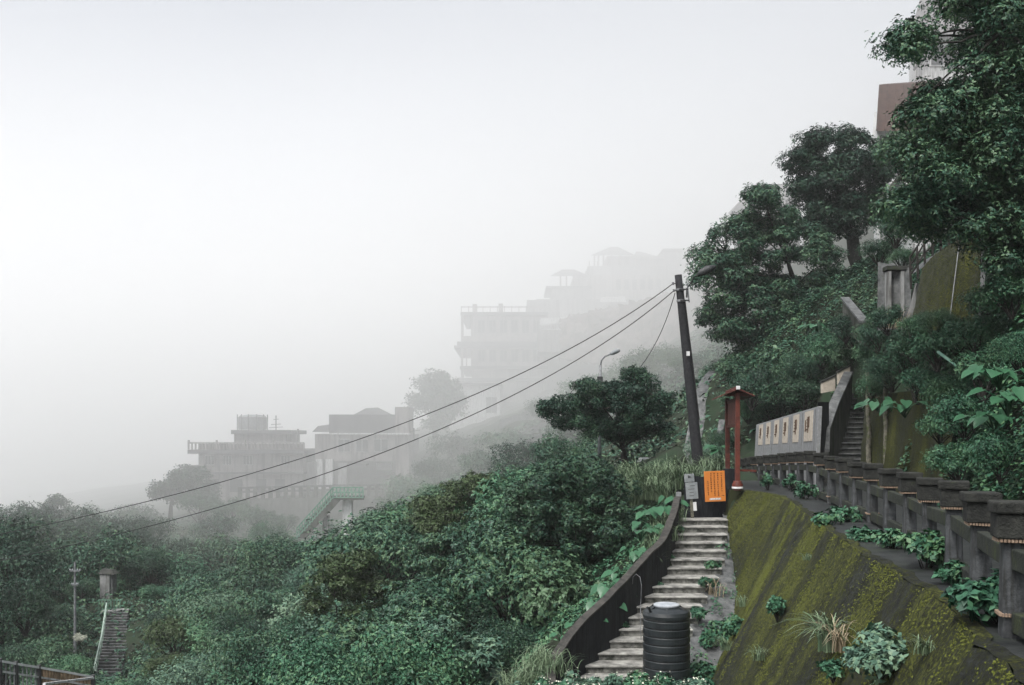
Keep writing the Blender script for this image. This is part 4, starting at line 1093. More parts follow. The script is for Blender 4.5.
# pale drains and low terrace walls that follow the slope behind the pole
def ground_strip(name, p0, p1, w_, h0, h1, mat, n=26):
    A_, B_ = Vector(p0), Vector(p1); A_.z = B_.z = 0; dr = (B_ - A_).normalized(); sd_ = Vector((-dr.y, dr.x, 0)) * w_ / 2
    V = []; F = []
    for k in range(n + 1):
        c_ = A_.lerp(B_, k / n); g_ = hz(c_.x, c_.y)
        g_ = (g_ + hz(c_.x + sd_.x, c_.y + sd_.y)) / 2
        V += [c_ - sd_ + Vector((0, 0, g_ + h0)), c_ + sd_ + Vector((0, 0, g_ + h0)), c_ + sd_ + Vector((0, 0, g_ + h1)), c_ - sd_ + Vector((0, 0, g_ + h1))]
        if k:
            for j in range(4): F.append(((k - 1) * 4 + j, (k - 1) * 4 + (j + 1) % 4, k * 4 + (j + 1) % 4, k * 4 + j))
    F.append((3, 2, 1, 0)); F.append(tuple(n * 4 + j for j in range(4)))
    me = bpy.data.meshes.new(name); me.from_pydata([tuple(v) for v in V], [], F); me.update()
    return link_mesh(name, me, mat)
for (a_, b_, w_, lb) in (((741, 350, 66), (690, 418, 50), .8, 'wide pale concrete drain slanting down the slope right of the leaning pole'), ((690, 418, 50), (672, 452, 42), .6, 'lower end of the concrete drain slanting down behind the leaning pole'), ((722, 400, 50), (690, 432, 42), .3, 'thin pale rib lying on the slope above the board fence')):
    tag(ground_strip('concrete_drain', P(*a_), P(*b_), w_, -.4, .32, M['concrete_wet']), lb, 'drain')
for k, (a_, b_, lb) in enumerate([((500, 392, 128), (556, 372, 126), 'highest low terrace wall on the foggy slope below the tea house'), ((520, 410, 118), (578, 388, 116), 'low terrace wall crossing the foggy slope left of the street lamp'), ((480, 428, 112), (540, 405, 108), 'low terrace wall below the box shaped building'), ((560, 425, 90), (600, 405, 88), 'low terrace wall just left of the round topped tree'),
                                  ((500, 440, 100), (545, 425, 98), 'lowest terrace wall above the olive tinted tree'), ((655, 380, 110), (690, 366, 108), 'low terrace wall between the street lamp and the leaning pole'), ((430, 445, 115), (480, 425, 112), 'leftmost low terrace wall right of the road house'), ((600, 398, 105), (640, 382, 103), 'low terrace wall directly behind the street lamp')]):
    tag(ground_strip('terrace_wall', P(*a_), P(*b_), .5, -.4, 1.1, M['concrete_wet']), lb, 'terrace wall', group='low terrace walls on the foggy middle slope')
# roof tops seen above the board fence
cr = empty('parked_car', P(657, 462, 42)); tag(cr, 'grey white roof and rear window of a parked car behind the grasses', 'car')
MB().hex8([(-.8, -.6, -1.0), (.8, -.6, -1.0), (.8, 2.2, -1.0), (-.8, 2.2, -1.0), (-.8, -.6, -.35), (.8, -.6, -.35), (.8, 2.2, -.35), (-.8, 2.2, -.35)]).build('body', M['metal'], cr, bevel=.08)
MB().hex8([(-.76, -.3, -.34), (.76, -.3, -.34), (.76, 1.9, -.34), (-.76, 1.9, -.34), (-.6, .1, .16), (.6, .1, .16), (.6, 1.3, .16), (-.6, 1.3, .16)]).build('cabin', M['frame_white'], cr, bevel=.05)
MB().hex8([(-.62, -.262, -.27), (.62, -.262, -.27), (.62, -.25, -.27), (-.62, -.25, -.27), (-.5, .012, .08), (.5, .012, .08), (.5, .03, .08), (-.5, .03, .08)]).build('rear_window', M['glass'], cr)

# ------------------------------------------------------------------ foliage builders
def unit(a): return a / np.maximum(np.linalg.norm(a, axis=-1, keepdims=True), 1e-6)
def rnd_dirs(n, zb=0.0):
    v = unit(rng.normal(size=(n, 3))); v[:, 2] += zb; return unit(v)

def leaf_geo(base, dirs, nrm, L, W, droop=.18):
    """one folded leaf (a quad) per row"""
    n = len(base); L = np.broadcast_to(L, (n,))[:, None]; W = np.broadcast_to(W, (n,))[:, None]
    side = unit(np.cross(dirs, nrm)); nn = unit(np.cross(side, dirs))
    mid = base + dirs * L * .45
    V = np.stack([base, mid + side * W * .5 + nn * L * .05, base + dirs * L - nn * L * droop, mid - side * W * .5 + nn * L * .05], 1)
    return V.reshape(-1, 3)
def leaf_mesh(name, V):
    return mesh_np(name, V, np.arange(len(V)).reshape(-1, 4))

def clump_leaves(C, Rr, n, L, flat=.62, ros=0, up=.45, inner=.25, aspect=.55):
    """leaves on the clumps C with radii Rr; ros>0 groups leaves in rosettes"""
    C = np.asarray(C, float); Rr = np.asarray(Rr, float)
    m = n // max(ros, 1)
    pr = Rr ** 2; pr = pr / pr.sum()
    k = rng.choice(len(C), m, p=pr)
    u = rnd_dirs(m, .30)
    ph = rng.uniform(0, 6.28, (len(C), 3))[k]
    lump = 1 + .20 * np.sin(u[:, 0] * 7 + ph[:, 0]) + .14 * np.sin(u[:, 1] * 8 + ph[:, 1]) + .12 * np.sin(u[:, 2] * 9 + ph[:, 2])
    rad = np.where(rng.random(m) < inner, rng.uniform(.3, .95, m), 1 - np.abs(rng.normal(0, .10, m))) * lump
    rad += (rng.random(m) < .09) * rng.uniform(0, .42, m)
    pos = C[k] + u * (Rr[k] * rad)[:, None] * np.array([1, 1, flat])
    un = unit(u * np.array([1, 1, 1 / flat]))
    if ros:
        pos = np.repeat(pos, ros, 0); un = np.repeat(un, ros, 0)
        a = unit(un * .7 + np.array([0, 0, up]) + np.repeat(rng.normal(0, .25, (m, 3)), ros, 0))
        t = unit(np.cross(a, rng.normal(size=a.shape)))
        d = unit(t + a * rng.uniform(-.15, .45, (len(a), 1)))
        nn = unit(a + rng.normal(0, .18, a.shape))
    else:
        a = unit(un * .6 + np.array([0, 0, up]) + rng.normal(0, .42, un.shape))
        t = unit(np.cross(a, rng.normal(size=a.shape)))
        d = unit(t + un * .35 - np.array([0, 0, .12])); nn = a
    LL = L * rng.uniform(.65, 1.25, len(pos))
    return leaf_geo(pos, d, nn, LL, LL * aspect)

def in_poly(x, y, poly):
    ins = np.zeros(x.shape, bool); n = len(poly)
    for i in range(n):
        x1, y1 = poly[i]; x2, y2 = poly[(i + 1) % n]
        c = ((y1 > y) != (y2 > y)) & (x < (x2 - x1) * (y - y1) / ((y2 - y1) + 1e-9) + x1)
        ins ^= c
    return ins
def poly_clumps(poly, d, thick, r0, r1, n, edge=.75):
    """clump centres filling a crown whose outline is known, with real depth"""
    P_ = np.array(poly, float); cx_, cy_ = P_.mean(0)
    P2 = (P_ - [cx_, cy_]) * 1.0 + [cx_, cy_]
    lo, hi = P2.min(0), P2.max(0); out = []; tries = 0
    while len(out) < n and tries < n * 60:
        tries += 1
        r = random.uniform(r0, r1); rp = r / d * 1000
        x, y = random.uniform(*[lo[0], hi[0]]), random.uniform(*[lo[1], hi[1]])
        s = 1 + rp * .42 / (0.5 * min(hi[0] - lo[0], hi[1] - lo[1]) + 1e-6)
        xs, ys_ = cx_ + (x - cx_) * s, cy_ + (y - cy_) * s
        if not in_poly(np.array([xs]), np.array([ys_]), poly)[0]: continue
        f = max(abs(x - cx_) / (hi[0] - lo[0]) * 2, abs(y - cy_) / (hi[1] - lo[1]) * 2)
        dd = d + random.uniform(-1, 1) * thick * math.sqrt(max(.08, 1 - f * f))
        q = P(x, y, dd)
        if any((q - o[0]).length < (r + o[1]) * .42 for o in out): continue
        out.append((q, r))
    return out

def limb_mb(mb, a, b, r0, r1, bend=.18, n=7, seg=7):
    a = Vector(a); b = Vector(b); L = (b - a).length
    off = Vector((random.uniform(-1, 1), random.uniform(-1, 1), random.uniform(.1, .9))) * L * bend
    pts = []; rr = []
    for k in range(n + 1):
        t = k / n
        p = a.lerp(b, t) + off * (4 * t * (1 - t)) * .5 + Vector((random.gauss(0, 1), random.gauss(0, 1), random.gauss(0, 1))) * L * .012
        pts.append(p); rr.append(r0 * (1 - t) + r1 * t)
    pts[0] = a
    mb.tube(pts, rr, seg); return pts

def outlined_tree(name, base, forks, polys, d, thick, r0, r1, n, leaves, leaf, mat, tr, label, cat='tree', ros=0, bark='bark', group=None, flat=.6, inner=.3, twig=14, aspect=.5):
    """base: trunk foot; forks: points up the trunk; polys: crown outlines (picture) at distance d"""
    b0 = Vector(base); root = empty(name, b0); tag(root, label, cat, group)
    cl = []
    for i, pl_ in enumerate(polys):
        nn = n[i] if hasattr(n, '__len__') else n
        cl += poly_clumps(pl_, d, thick, r0, r1, nn)
    mb = MB(); fk = [Vector(f) for f in forks]
    path = [b0 - Vector((0, 0, .5))] + fk
    pts = []; rr = []
    for i in range(len(path) - 1):
        for k in range(4): pts.append(path[i].lerp(path[i + 1], k / 4) + Vector((random.gauss(0, .03), random.gauss(0, .03), 0))); rr.append(tr * (1 - .6 * (i + k / 4) / (len(path) - 1)))
    pts.append(path[-1]); rr.append(tr * .38)
    mb.tube([p - b0 for p in pts], rr, 12)
    t_ = mb.build('trunk', M[bark], root, smooth=True)
    lm = MB()
    order = sorted(cl, key=lambda c: -c[1])
    hubs = []
    for (c, r) in order:
        src = min(fk, key=lambda f: (f - c).length + max(0, f.z - c.z) * 1.5)
        L = (c - src).length
        cand = [h for h in hubs if (h - c).length < L * .6 and (h - src).length < L]
        s = min(cand, key=lambda h: (h - c).length) if cand else src
        th = max(.014, min(tr * .3, .012 + L * .012)) * (1.0 if s is src else .55)
        pp = limb_mb(lm, s - b0, c - b0, th, th * .3, .2)
        if s is src and L > 1.2: hubs += [pp[len(pp) // 2] + b0, pp[-2] + b0]
        for _ in range(twig // 5):
            e = c + Vector((random.uniform(-1, 1), random.uniform(-1, 1), random.uniform(-.3, .7))) * r * .85
            limb_mb(lm, c - b0, e - b0, th * .3, .006, .1, 3, 4)
    lm.build('limbs', M[bark], t_, smooth=True)
    C = np.array([tuple(c - b0) for c, r in cl]); Rr = np.array([r for c, r in cl])
    V = clump_leaves(C, Rr, leaves, leaf, flat=flat, ros=ros, inner=inner, aspect=aspect)
    link_mesh('crown', leaf_mesh('crown', V), M[mat], root)
    return root

# ---- the named trees
outlined_tree('broadleaf_tree', (13.2, 24.5, 4.6), [(12.9, 24.2, 6.3), (12.2, 23.6, 7.6), (11.9, 23.2, 9.0)],
              [[(1075, -45), (975, -45), (952, -14), (944, 10), (954, 32), (950, 56), (965, 72), (990, 88), (1010, 100), (1075, 110)],
               [(894, 38), (904, 32), (914, 38), (926, 46), (942, 54), (940, 62), (922, 60), (902, 54)],
               [(915, 84), (899, 98), (888, 124), (880, 156), (892, 172), (910, 190), (935, 205), (985, 214), (1075, 220), (1075, 80), (1000, 85), (960, 80)],
               [(902, 186), (878, 206), (894, 232), (925, 240), (955, 236), (958, 205), (930, 188)],
               [(955, 190), (1075, 190), (1075, 300), (1010, 290), (990, 250), (955, 232)]],
              22, 2.2, .30, .66, [60, 4, 96, 20, 40], 230000, .080, 'leaf_mid', .34, 'large dark leafed tree filling the top right corner above the mossy upper wall', ros=3, flat=.66, inner=.3)
outlined_tree('tall_tree', P(868, 318, 62), [P(862, 285, 62), P(853, 245, 62), P(846, 205, 62), P(838, 180, 62)],
              [[(780, 152), (796, 136), (832, 124), (866, 130), (890, 156), (895, 195), (884, 222), (862, 236), (832, 246), (810, 240), (798, 215), (788, 185)]],
              62, 2.8, .42, 1.05, 130, 130000, .13, 'leaf_deep', .55, 'tall dark tree with a thick bare trunk and rounded top on the right slope', ros=3, flat=.55, inner=.2)
outlined_tree('spreading_tree', P(800, 352, 54), [P(803, 318, 54), P(796, 288, 54), P(788, 262, 54)],
              [[(690, 264), (704, 238), (724, 222), (744, 206), (775, 203), (804, 210), (834, 236), (852, 262), (850, 296), (826, 316), (810, 346), (776, 362), (740, 356), (714, 342), (698, 320), (706, 294), (692, 280)],
               [(744, 196), (752, 184), (770, 186), (786, 198), (780, 212), (756, 206)]],
              54, 2.6, .36, .85, [190, 9], 185000, .12, 'leaf_mid', .26, 'wide feathery green tree overhanging the slope right of the leaning pole', ros=3, flat=.6, inner=.2)
outlined_tree('round_topped_tree', P(626, 466, 40), [P(625, 456, 40), P(622, 449, 40)],
              [[(531, 410), (538, 400), (556, 398), (570, 398), (572, 384), (590, 378), (606, 384), (618, 376), (634, 368), (650, 374), (660, 384), (672, 396), (676, 414), (684, 432), (670, 444), (644, 436), (620, 442), (590, 438), (566, 430), (548, 422)]],
              40, 2.3, .20, .46, 130, 85000, .09, 'leaf_deep', .17, 'dark dome shaped tree with fanned bare limbs below the street lamp', ros=0, flat=.72, inner=.2)
outlined_tree('olive_tree', P(475, 560, 46), [P(475, 540, 46), P(476, 515, 46)],
              [[(408, 512), (425, 496), (452, 482), (480, 474), (498, 468), (510, 486), (506, 512), (488, 532), (450, 540), (420, 534)]],
              46, 2.0, .34, .72, 54, 42000, .115, 'leaf_olive', .2, 'yellow olive tinted tree standing out among the green hillside shrubs', ros=3, flat=.6)
outlined_tree('olive_shrub', P(340, 680, 34), [P(342, 640, 34)],
              [[(305, 592), (325, 560), (360, 545), (385, 565), (392, 600), (372, 640), (330, 650), (308, 630)]],
              34, 1.4, .30, .55, 34, 26000, .10, 'leaf_olive', .12, 'brownish olive shrub at the lower centre left among green shrubs', cat='shrub', ros=3, flat=.6)
outlined_tree('dark_tree', P(575, 640, 31), [P(575, 590, 31), P(572, 545, 31), P(570, 510, 31)],
              [[(498, 500), (520, 475), (548, 462), (580, 456), (606, 462), (628, 480), (636, 515), (622, 556), (604, 588), (570, 606), (528, 600), (500, 560)]],
              31, 1.9, .30, .66, 100, 90000, .09, 'leaf_deep', .26, 'dense dark green tree in the centre just left of the leafy bank', ros=4, flat=.6)
outlined_tree('layered_shrub', P(480, 640, 38), [P(480, 600, 38), P(478, 570, 38)],
              [[(395, 560), (415, 538), (450, 526), (490, 520), (530, 518), (540, 545), (520, 575), (470, 590), (420, 592)]],
              38, 1.9, .30, .60, 60, 52000, .105, 'leaf_mid', .16, 'broad layered green shrub below the olive tinted tree', cat='shrub', ros=4, flat=.42)
outlined_tree('glossy_shrub', P(440, 740, 23.5), [P(440, 700, 23.5), P(438, 670, 23.5)],
              [[(368, 668), (380, 636), (410, 616), (440, 612), (470, 626), (500, 640), (508, 672), (500, 705), (380, 705)]],
              23.5, 1.2, .22, .40, 66, 34000, .145, 'leaf_pale', .08, 'pale glossy leaved shrub at the bottom centre of the hillside', cat='shrub', ros=6, flat=.55, aspect=.42)
outlined_tree('fog_tree', P(436, 440, 150), [P(435, 420, 150), P(433, 400, 150)],
              [[(410, 400), (418, 378), (434, 369), (450, 376), (462, 395), (458, 420), (440, 432), (418, 425)]],
              150, 3.5, 1.2, 2.2, 26, 9000, .5, 'leaf_deep', .5, 'fog greyed round tree standing left of the box shaped building')
outlined_tree('fog_tree', P(170, 515, 118), [P(172, 495, 118)],
              [[(146, 488), (160, 474), (182, 464), (205, 470), (222, 490), (214, 506), (180, 506), (156, 498)]],
              118, 3.0, .9, 1.6, 26, 9000, .38, 'leaf_deep', .3, 'fog greyed spreading tree in front of the left end of the terrace house')
outlined_tree('conifer', P(54, 525, 105), [P(55, 510, 105), P(56, 500, 105)],
              [[(36, 524), (46, 506), (52, 494), (58, 490), (66, 500), (74, 512), (80, 528), (56, 536)]],
              105, 1.8, .5, 1.0, 24, 7000, .28, 'leaf_deep', .2, 'small dark pointed tree on the foggy skyline at far left')

# ---- shrub prototypes (unit: about 1 m radius, 1 m tall) copied over the slope
def shrub_mesh(name, nclump, leaves, leaf, ros, flat=.7, aspect=.5, rc=(.20, .44)):
    C = []; Rr = []
    for k in range(nclump):
        a = random.uniform(0, 6.283); q = math.sqrt(random.random()) * .78; r = random.uniform(*rc)
        zt = (1 - r * .7) * math.sqrt(max(0, 1 - q * q * .85)) * random.uniform(.72, 1.06)
        C.append((q * math.cos(a), q * math.sin(a), max(r * .3, zt * (1 if random.random() < .7 else random.uniform(.35, .9))))); Rr.append(r)
    V = clump_leaves(C, Rr, leaves, leaf, flat=flat, ros=ros, inner=.3, aspect=aspect)
    return leaf_mesh(name, V), C
def stem_mesh(C):
    mb = MB()
    for c in C[:14]: limb_mb(mb, (random.uniform(-.05, .05), random.uniform(-.05, .05), -.2), c, .028, .008, .2, 5, 5)
    me = bpy.data.meshes.new('stems'); me.from_pydata([tuple(v) for v in mb.v], [], mb.f); me.update(); return me
protos = {}
for key, args in {'near': (20, 20000, .046, 5), 'near_feather': (22, 20000, .040, 0), 'mid': (18, 15000, .046, 4), 'mid_round': (15, 15000, .043, 0), 'far': (14, 8000, .056, 3), 'far_round': (12, 8000, .054, 0)}.items():
    protos[key] = []
    for v in range(3):
        me, C = shrub_mesh('foliage', *args)
        me.materials.append(M['leaf_mid']); sm = stem_mesh(C); sm.materials.append(M['bark'])
        protos[key].append((me, sm))

def shrub(name, x, y, z, r, h, key, mat, label, cat='shrub', group=None, stems=True):
    me, sm = random.choice(protos[key])
    if h > 1.2 * r: z += h - 1.2 * r; h = 1.2 * r
    root = empty(name, (x, y, z), random.uniform(0, 6.28)); tag(root, label, cat, group)
    f = bpy.data.objects.new('foliage', me); col.objects.link(f); f.parent = root
    f.scale = (r, r * random.uniform(.85, 1.15), h)
    f.material_slots[0].link = 'OBJECT'; f.material_slots[0].material = M[mat]
    if stems:
        s = bpy.data.objects.new('stems', sm); col.objects.link(s); s.parent = root; s.scale = f.scale
    return root
def place(name, px, ytop, wpx, d, key, mat, label, cat='shrub', group=None, minh=.5, zb=None, stems=True):
    x = (px - 512) * d / 1000; zt = (EYE_Y - ytop) * d / 1000
    z = hz(x, d) if zb is None else zb
    return shrub(name, x, d, z - .1, wpx * d / 2000, max(minh, zt - z + .1), key, mat, label, cat, group, stems)

# hillside shrubs, row by row
ycap_x = [-60, 0, 60, 90, 135, 160, 200, 240, 285, 300, 320, 345, 370, 400, 440, 480, 520, 560, 600, 660, 740]
ycap_y = [512, 508, 502, 506, 508, 512, 528, 538, 532, 545, 548, 536, 516, 506, 488, 476, 468, 462, 460, 468, 466]
rows = []
d = 21.5
while d < 118:
    r = 1.15 + d * .017
    rows.append((d, r)); d += r * (1.15 + d * .006)
zone = {'low': ('green leafy shrub in the dense thicket covering the lower hillside', 'shrubs of the lower hillside thicket'),
        'mid': ('misty green shrub in the thicket halfway down the valley', 'misty shrubs in the valley'),
        'far': ('fog greyed shrub on the slope below the houses', 'fog greyed shrubs below the houses')}
nshr = 0
LM = [('the corner fence', 48, 670), ('the dark valley steps', 115, 640), ('the thin grey pole', 75, 600), ('the small grey shelter', 107, 592), ('the faint slanting railing', 220, 566), ('the green stairway', 320, 515), ('the brownish olive shrub', 345, 600), ('the olive tinted tree', 460, 505),
      ('the layered shrub', 470, 560), ('the pale glossy shrub', 440, 650), ('the dense dark tree', 570, 530), ('the dark parapet', 590, 640), ('the round topped tree', 605, 430), ('the terrace house', 240, 490), ('the road house', 370, 480), ('the fog greyed spreading tree', 170, 490)]
def shrub_label(px, py, mat, q, zk):
    nm, lx, ly = min(LM, key=lambda l: (l[1] - px) ** 2 + 1.6 * (l[2] - py) ** 2)
    dx, dy = px - lx, py - ly; far_ = math.hypot(dx, dy) > 60
    rel = ('right of ' if dx > 0 else 'left of ') if abs(dx) > abs(dy) * 1.2 else ('below ' if dy > 0 else 'above ')
    if abs(dx) > 18 and abs(dy) > 18: rel = ('below and ' if dy > 0 else 'above and ') + ('right of ' if dx > 0 else 'left of ')
    tone = {'leaf_mid': 'mid green', 'leaf_deep': 'dark green', 'leaf_pale': 'pale green', 'leaf_bright': 'bright green', 'leaf_olive': 'olive brown'}[mat]
    size = 'small' if q < .78 else ('large' if q > 1.12 else 'medium')
    mist = {'low': '', 'mid': 'misty ', 'far': 'fog greyed '}[zk]
    return f"{size} {mist}{tone} shrub {'well ' if far_ else 'just '}{rel}{nm}"
for (d, r) in rows:
    lim = 730 if d > 52 else (600 if d > 31 else 0)
    if d <= 31:
        t = (30.3 - d) / 7.6; xl = stair_lr(min(t, 1.3))[0]; lim = 512 + float(xl) / d * 1000 - 1.9 / d * 1000 - r / d * 500
    if d > 62: lim = 560
    if d > 80: lim = 500
    step = r * 1.62 / d * 1000
    px = -70 + random.uniform(0, step)
    while px < lim:
        dd = d + random.uniform(-.5, .5) * r; pxx = px + random.uniform(-.25, .25) * step
        px += step
        x = (pxx - 512) * dd / 1000; z = hz(x, dd)
        rr = r * random.choice([.55, .8, 1.0, 1.3, 1.65]) * random.uniform(.9, 1.1); h = rr * random.uniform(.8, 1.6)
        rpx = rr / dd * 1000
        if pxx + rpx > 93 and pxx - rpx < 129 and dd < 79.5 and EYE_Y - (z + h) / dd * 1000 < 664: continue
        if pxx < 100 and dd < 38: continue
        cap = float(np.interp(pxx, ycap_x, ycap_y))
        if dd < 60 and pxx < 190: cap = max(cap, 590 - max(0, pxx - 110) * .5)
        zc = (EYE_Y - cap) * dd / 1000
        if z + h > zc: h = zc - z
        if 190 < pxx < 250 and 50 < dd < 89: h = min(h, (EYE_Y - 566) * dd / 1000 - z)
        if 128 < pxx < 190 and dd < 70: h = min(h, (EYE_Y - 600 + (pxx - 128) * .9) * dd / 1000 - z + .4)
        if h < .55: continue
        if dd < 34:
            tt_ = (30.3 - dd) / 7.6; xw = float(stair_lr(min(max(tt_, -.1), 1.3))[0]); zw = stair_z(max(tt_, 0)) + .55
            if x + rr > xw - 1.3 and z + h > zw - .2: 
                rr = min(rr, max(.5, xw - 1.3 - x)); h = min(h, max(.5, zw - .35 - z), rr * 1.3)
                if x + rr > xw - .9 or h < .5: continue
        if (z + h) < -.262 * dd and dd > 22: continue
        if 280 < pxx < 375 and 86 < dd < 98: continue
        if dd < 34: key = random.choice(['near', 'near', 'near_feather']); zk = 'low'
        elif dd < 60: key = random.choice(['mid', 'mid', 'mid_round']); zk = 'low'
        else: key = random.choice(['far', 'far_round', 'mid']); zk = 'mid' if dd < 88 else 'far'
        mat = random.choice(['leaf_mid', 'leaf_mid', 'leaf_deep', 'leaf_pale', 'leaf_bright', 'leaf_mid'] + (['leaf_olive'] if random.random() < .3 else []))
        lb = shrub_label(pxx, EYE_Y - (z + h * .7) / dd * 1000, mat, rr / r, zk)
        shrub('shrub', x, dd, z - .15, rr, h + .15, key, mat, lb, 'shrub', zone[zk][1], stems=dd < 60)
        nshr += 1
print('shrubs', nshr)

# dark wood at far left
wood_lb = ['tall dark tree at the left edge under the lower wire', 'broad dark tree left of the thin grey pole', 'dark tree directly behind the top of the thin grey pole', 'tall dark tree on the left skyline by the wires', 'dark tree below the small pointed skyline tree', 'dark tree above the small grey shelter', 'dark tree right of the small grey shelter', 'lower dark tree at the left edge over the pale kerb',
           'dark tree right of the short pale kerb', 'lowest dark tree at the left edge of the wood', 'dark tree up and right from the dark valley steps', 'foggy tree left of the small pointed skyline tree', 'foggy tree right of the small pointed skyline tree', 'foggy tree at the very left of the skyline', 'foggy tree below the fog greyed spreading tree', 'foggy tree above the faint slanting railing']
for i, (px, yt, w_, d) in enumerate([(-30, 518, 100, 64), (12, 540, 85, 62), (52, 532, 85, 84), (-8, 508, 95, 76), (45, 514, 95, 87), (94, 522, 85, 88), (132, 528, 80, 87), (0, 572, 100, 56), (26, 588, 66, 58), (-35, 600, 90, 54), (152, 548, 50, 82), (20, 500, 80, 92), (85, 506, 80, 92), (-40, 500, 90, 92), (140, 514, 70, 92), (190, 536, 70, 90)]):
    place('wood_tree', px, yt, w_, d, random.choice(['far', 'far_round', 'mid']), 'leaf_deep', wood_lb[i], 'tree', 'trees of the dark wood at far left')
# named bushes of the lower left
place('shrub', 82, 577, 30, 76.5, 'mid', 'leaf_mid', 'rounded bush just left of the small grey shelter')
place('shrub', 58, 604, 46, 66, 'mid', 'leaf_mid', 'rounded bush directly behind the thin grey pole with crossarms')
place('flowering_bush', 79, 633, 16, 60, 'far', 'flower', 'small bush with pale cream blossoms below the thin grey pole')
place('shrub', 40, 636, 70, 52, 'mid', 'leaf_mid', 'broad bush between the cream blossoms and the corner fence')
place('shrub', 72, 652, 50, 44, 'mid', 'leaf_bright', 'low bush just behind the brown boards of the corner fence')
place('shrub', 5, 642, 60, 47, 'mid', 'leaf_deep', 'dark low bush behind the metal railing at the left edge')
place('round_bush', 268, 521, 58, 96, 'mid_round', 'leaf_bright', 'big rounded bush in front of the foot of the green stairway')
for (px, yt, w_, d, lb) in ((200, 492, 44, 112, 'misty bush under the left corner of the terrace house'), (232, 497, 40, 110, 'misty bush against the left end of the road wall'), (258, 505, 40, 108, 'misty bush before the road wall left of the green stairway'), (284, 512, 30, 106, 'misty bush at the road wall just left of the green stairway'), (130, 500, 60, 112, 'misty bush left of the fog greyed spreading tree'), (392, 492, 40, 104, 'misty bush before the right part of the road wall'), (418, 484, 44, 106, 'misty bush at the right end of the road wall'), (215, 512, 50, 100, 'broad misty bush below the terrace house')):
    place('shrub', px, yt, w_, d, 'far', 'leaf_mid', lb, minh=2.0)
place('dry_bush', 300, 552, 22, 80, 'far', 'dry', 'patch of dry tan twigs below the green stairway')
place('shrub', 385, 505, 60, 84, 'far', 'leaf_mid', 'misty bush right of the green stairway pillars')
place('shrub', 330, 522, 26, 101, 'far', 'leaf_mid', 'small misty bush between the two stairway pillars')

# middle slope above the round topped tree
mids = [(560, 432, 60, 58), (600, 428, 50, 70), (520, 440, 60, 78), (570, 415, 55, 88), (640, 350, 60, 100), (610, 365, 60, 104), (665, 345, 50, 98), (580, 378, 55, 108), (690, 352, 40, 90), (720, 345, 45, 84), (736, 362, 40, 66), (548, 396, 50, 118), (508, 428, 60, 104),
        (655, 372, 45, 92), (480, 448, 60, 98), (438, 455, 60, 112), (455, 432, 50, 120), (410, 470, 60, 110), (700, 378, 36, 72), (715, 395, 34, 58), (640, 400, 50, 80), (680, 395, 40, 74), (618, 405, 50, 92), (720, 430, 46, 48), (704, 440, 40, 46), (735, 410, 40, 50)]
for (px, yt, w_, d) in mids:
    mt = random.choice(['leaf_mid', 'leaf_deep', 'leaf_mid', 'leaf_pale']); q = random.uniform(.9, 1.15)
    nm, lx, ly = min([('the leaning pole', 690, 370), ('the street lamp', 600, 372), ('the concrete drain', 712, 385), ('the round topped tree', 610, 410), ('the box shaped building', 478, 405), ('the road house', 400, 450), ('the terrace walls', 540, 400), ('the board fence', 715, 470)], key=lambda l: (l[1] - px) ** 2 + (l[2] - yt - 10) ** 2)
    rel = ('left of ' if px < lx else 'right of ') if abs(px - lx) > abs(yt + 10 - ly) else ('above ' if yt + 10 < ly else 'below ')
    lb = ('wide ' if w_ >= 55 else 'narrow ' if w_ <= 40 else 'middling ') + {'leaf_mid': 'mid green', 'leaf_deep': 'dark green', 'leaf_pale': 'pale green'}[mt] + ' misty bush on the slope ' + rel + nm
    place('slope_bush', px, yt, w_ * q, d, random.choice(['far', 'far_round']), mt, lb, 'bush', 'bushes on the misty middle slope', minh=1.2, stems=False)

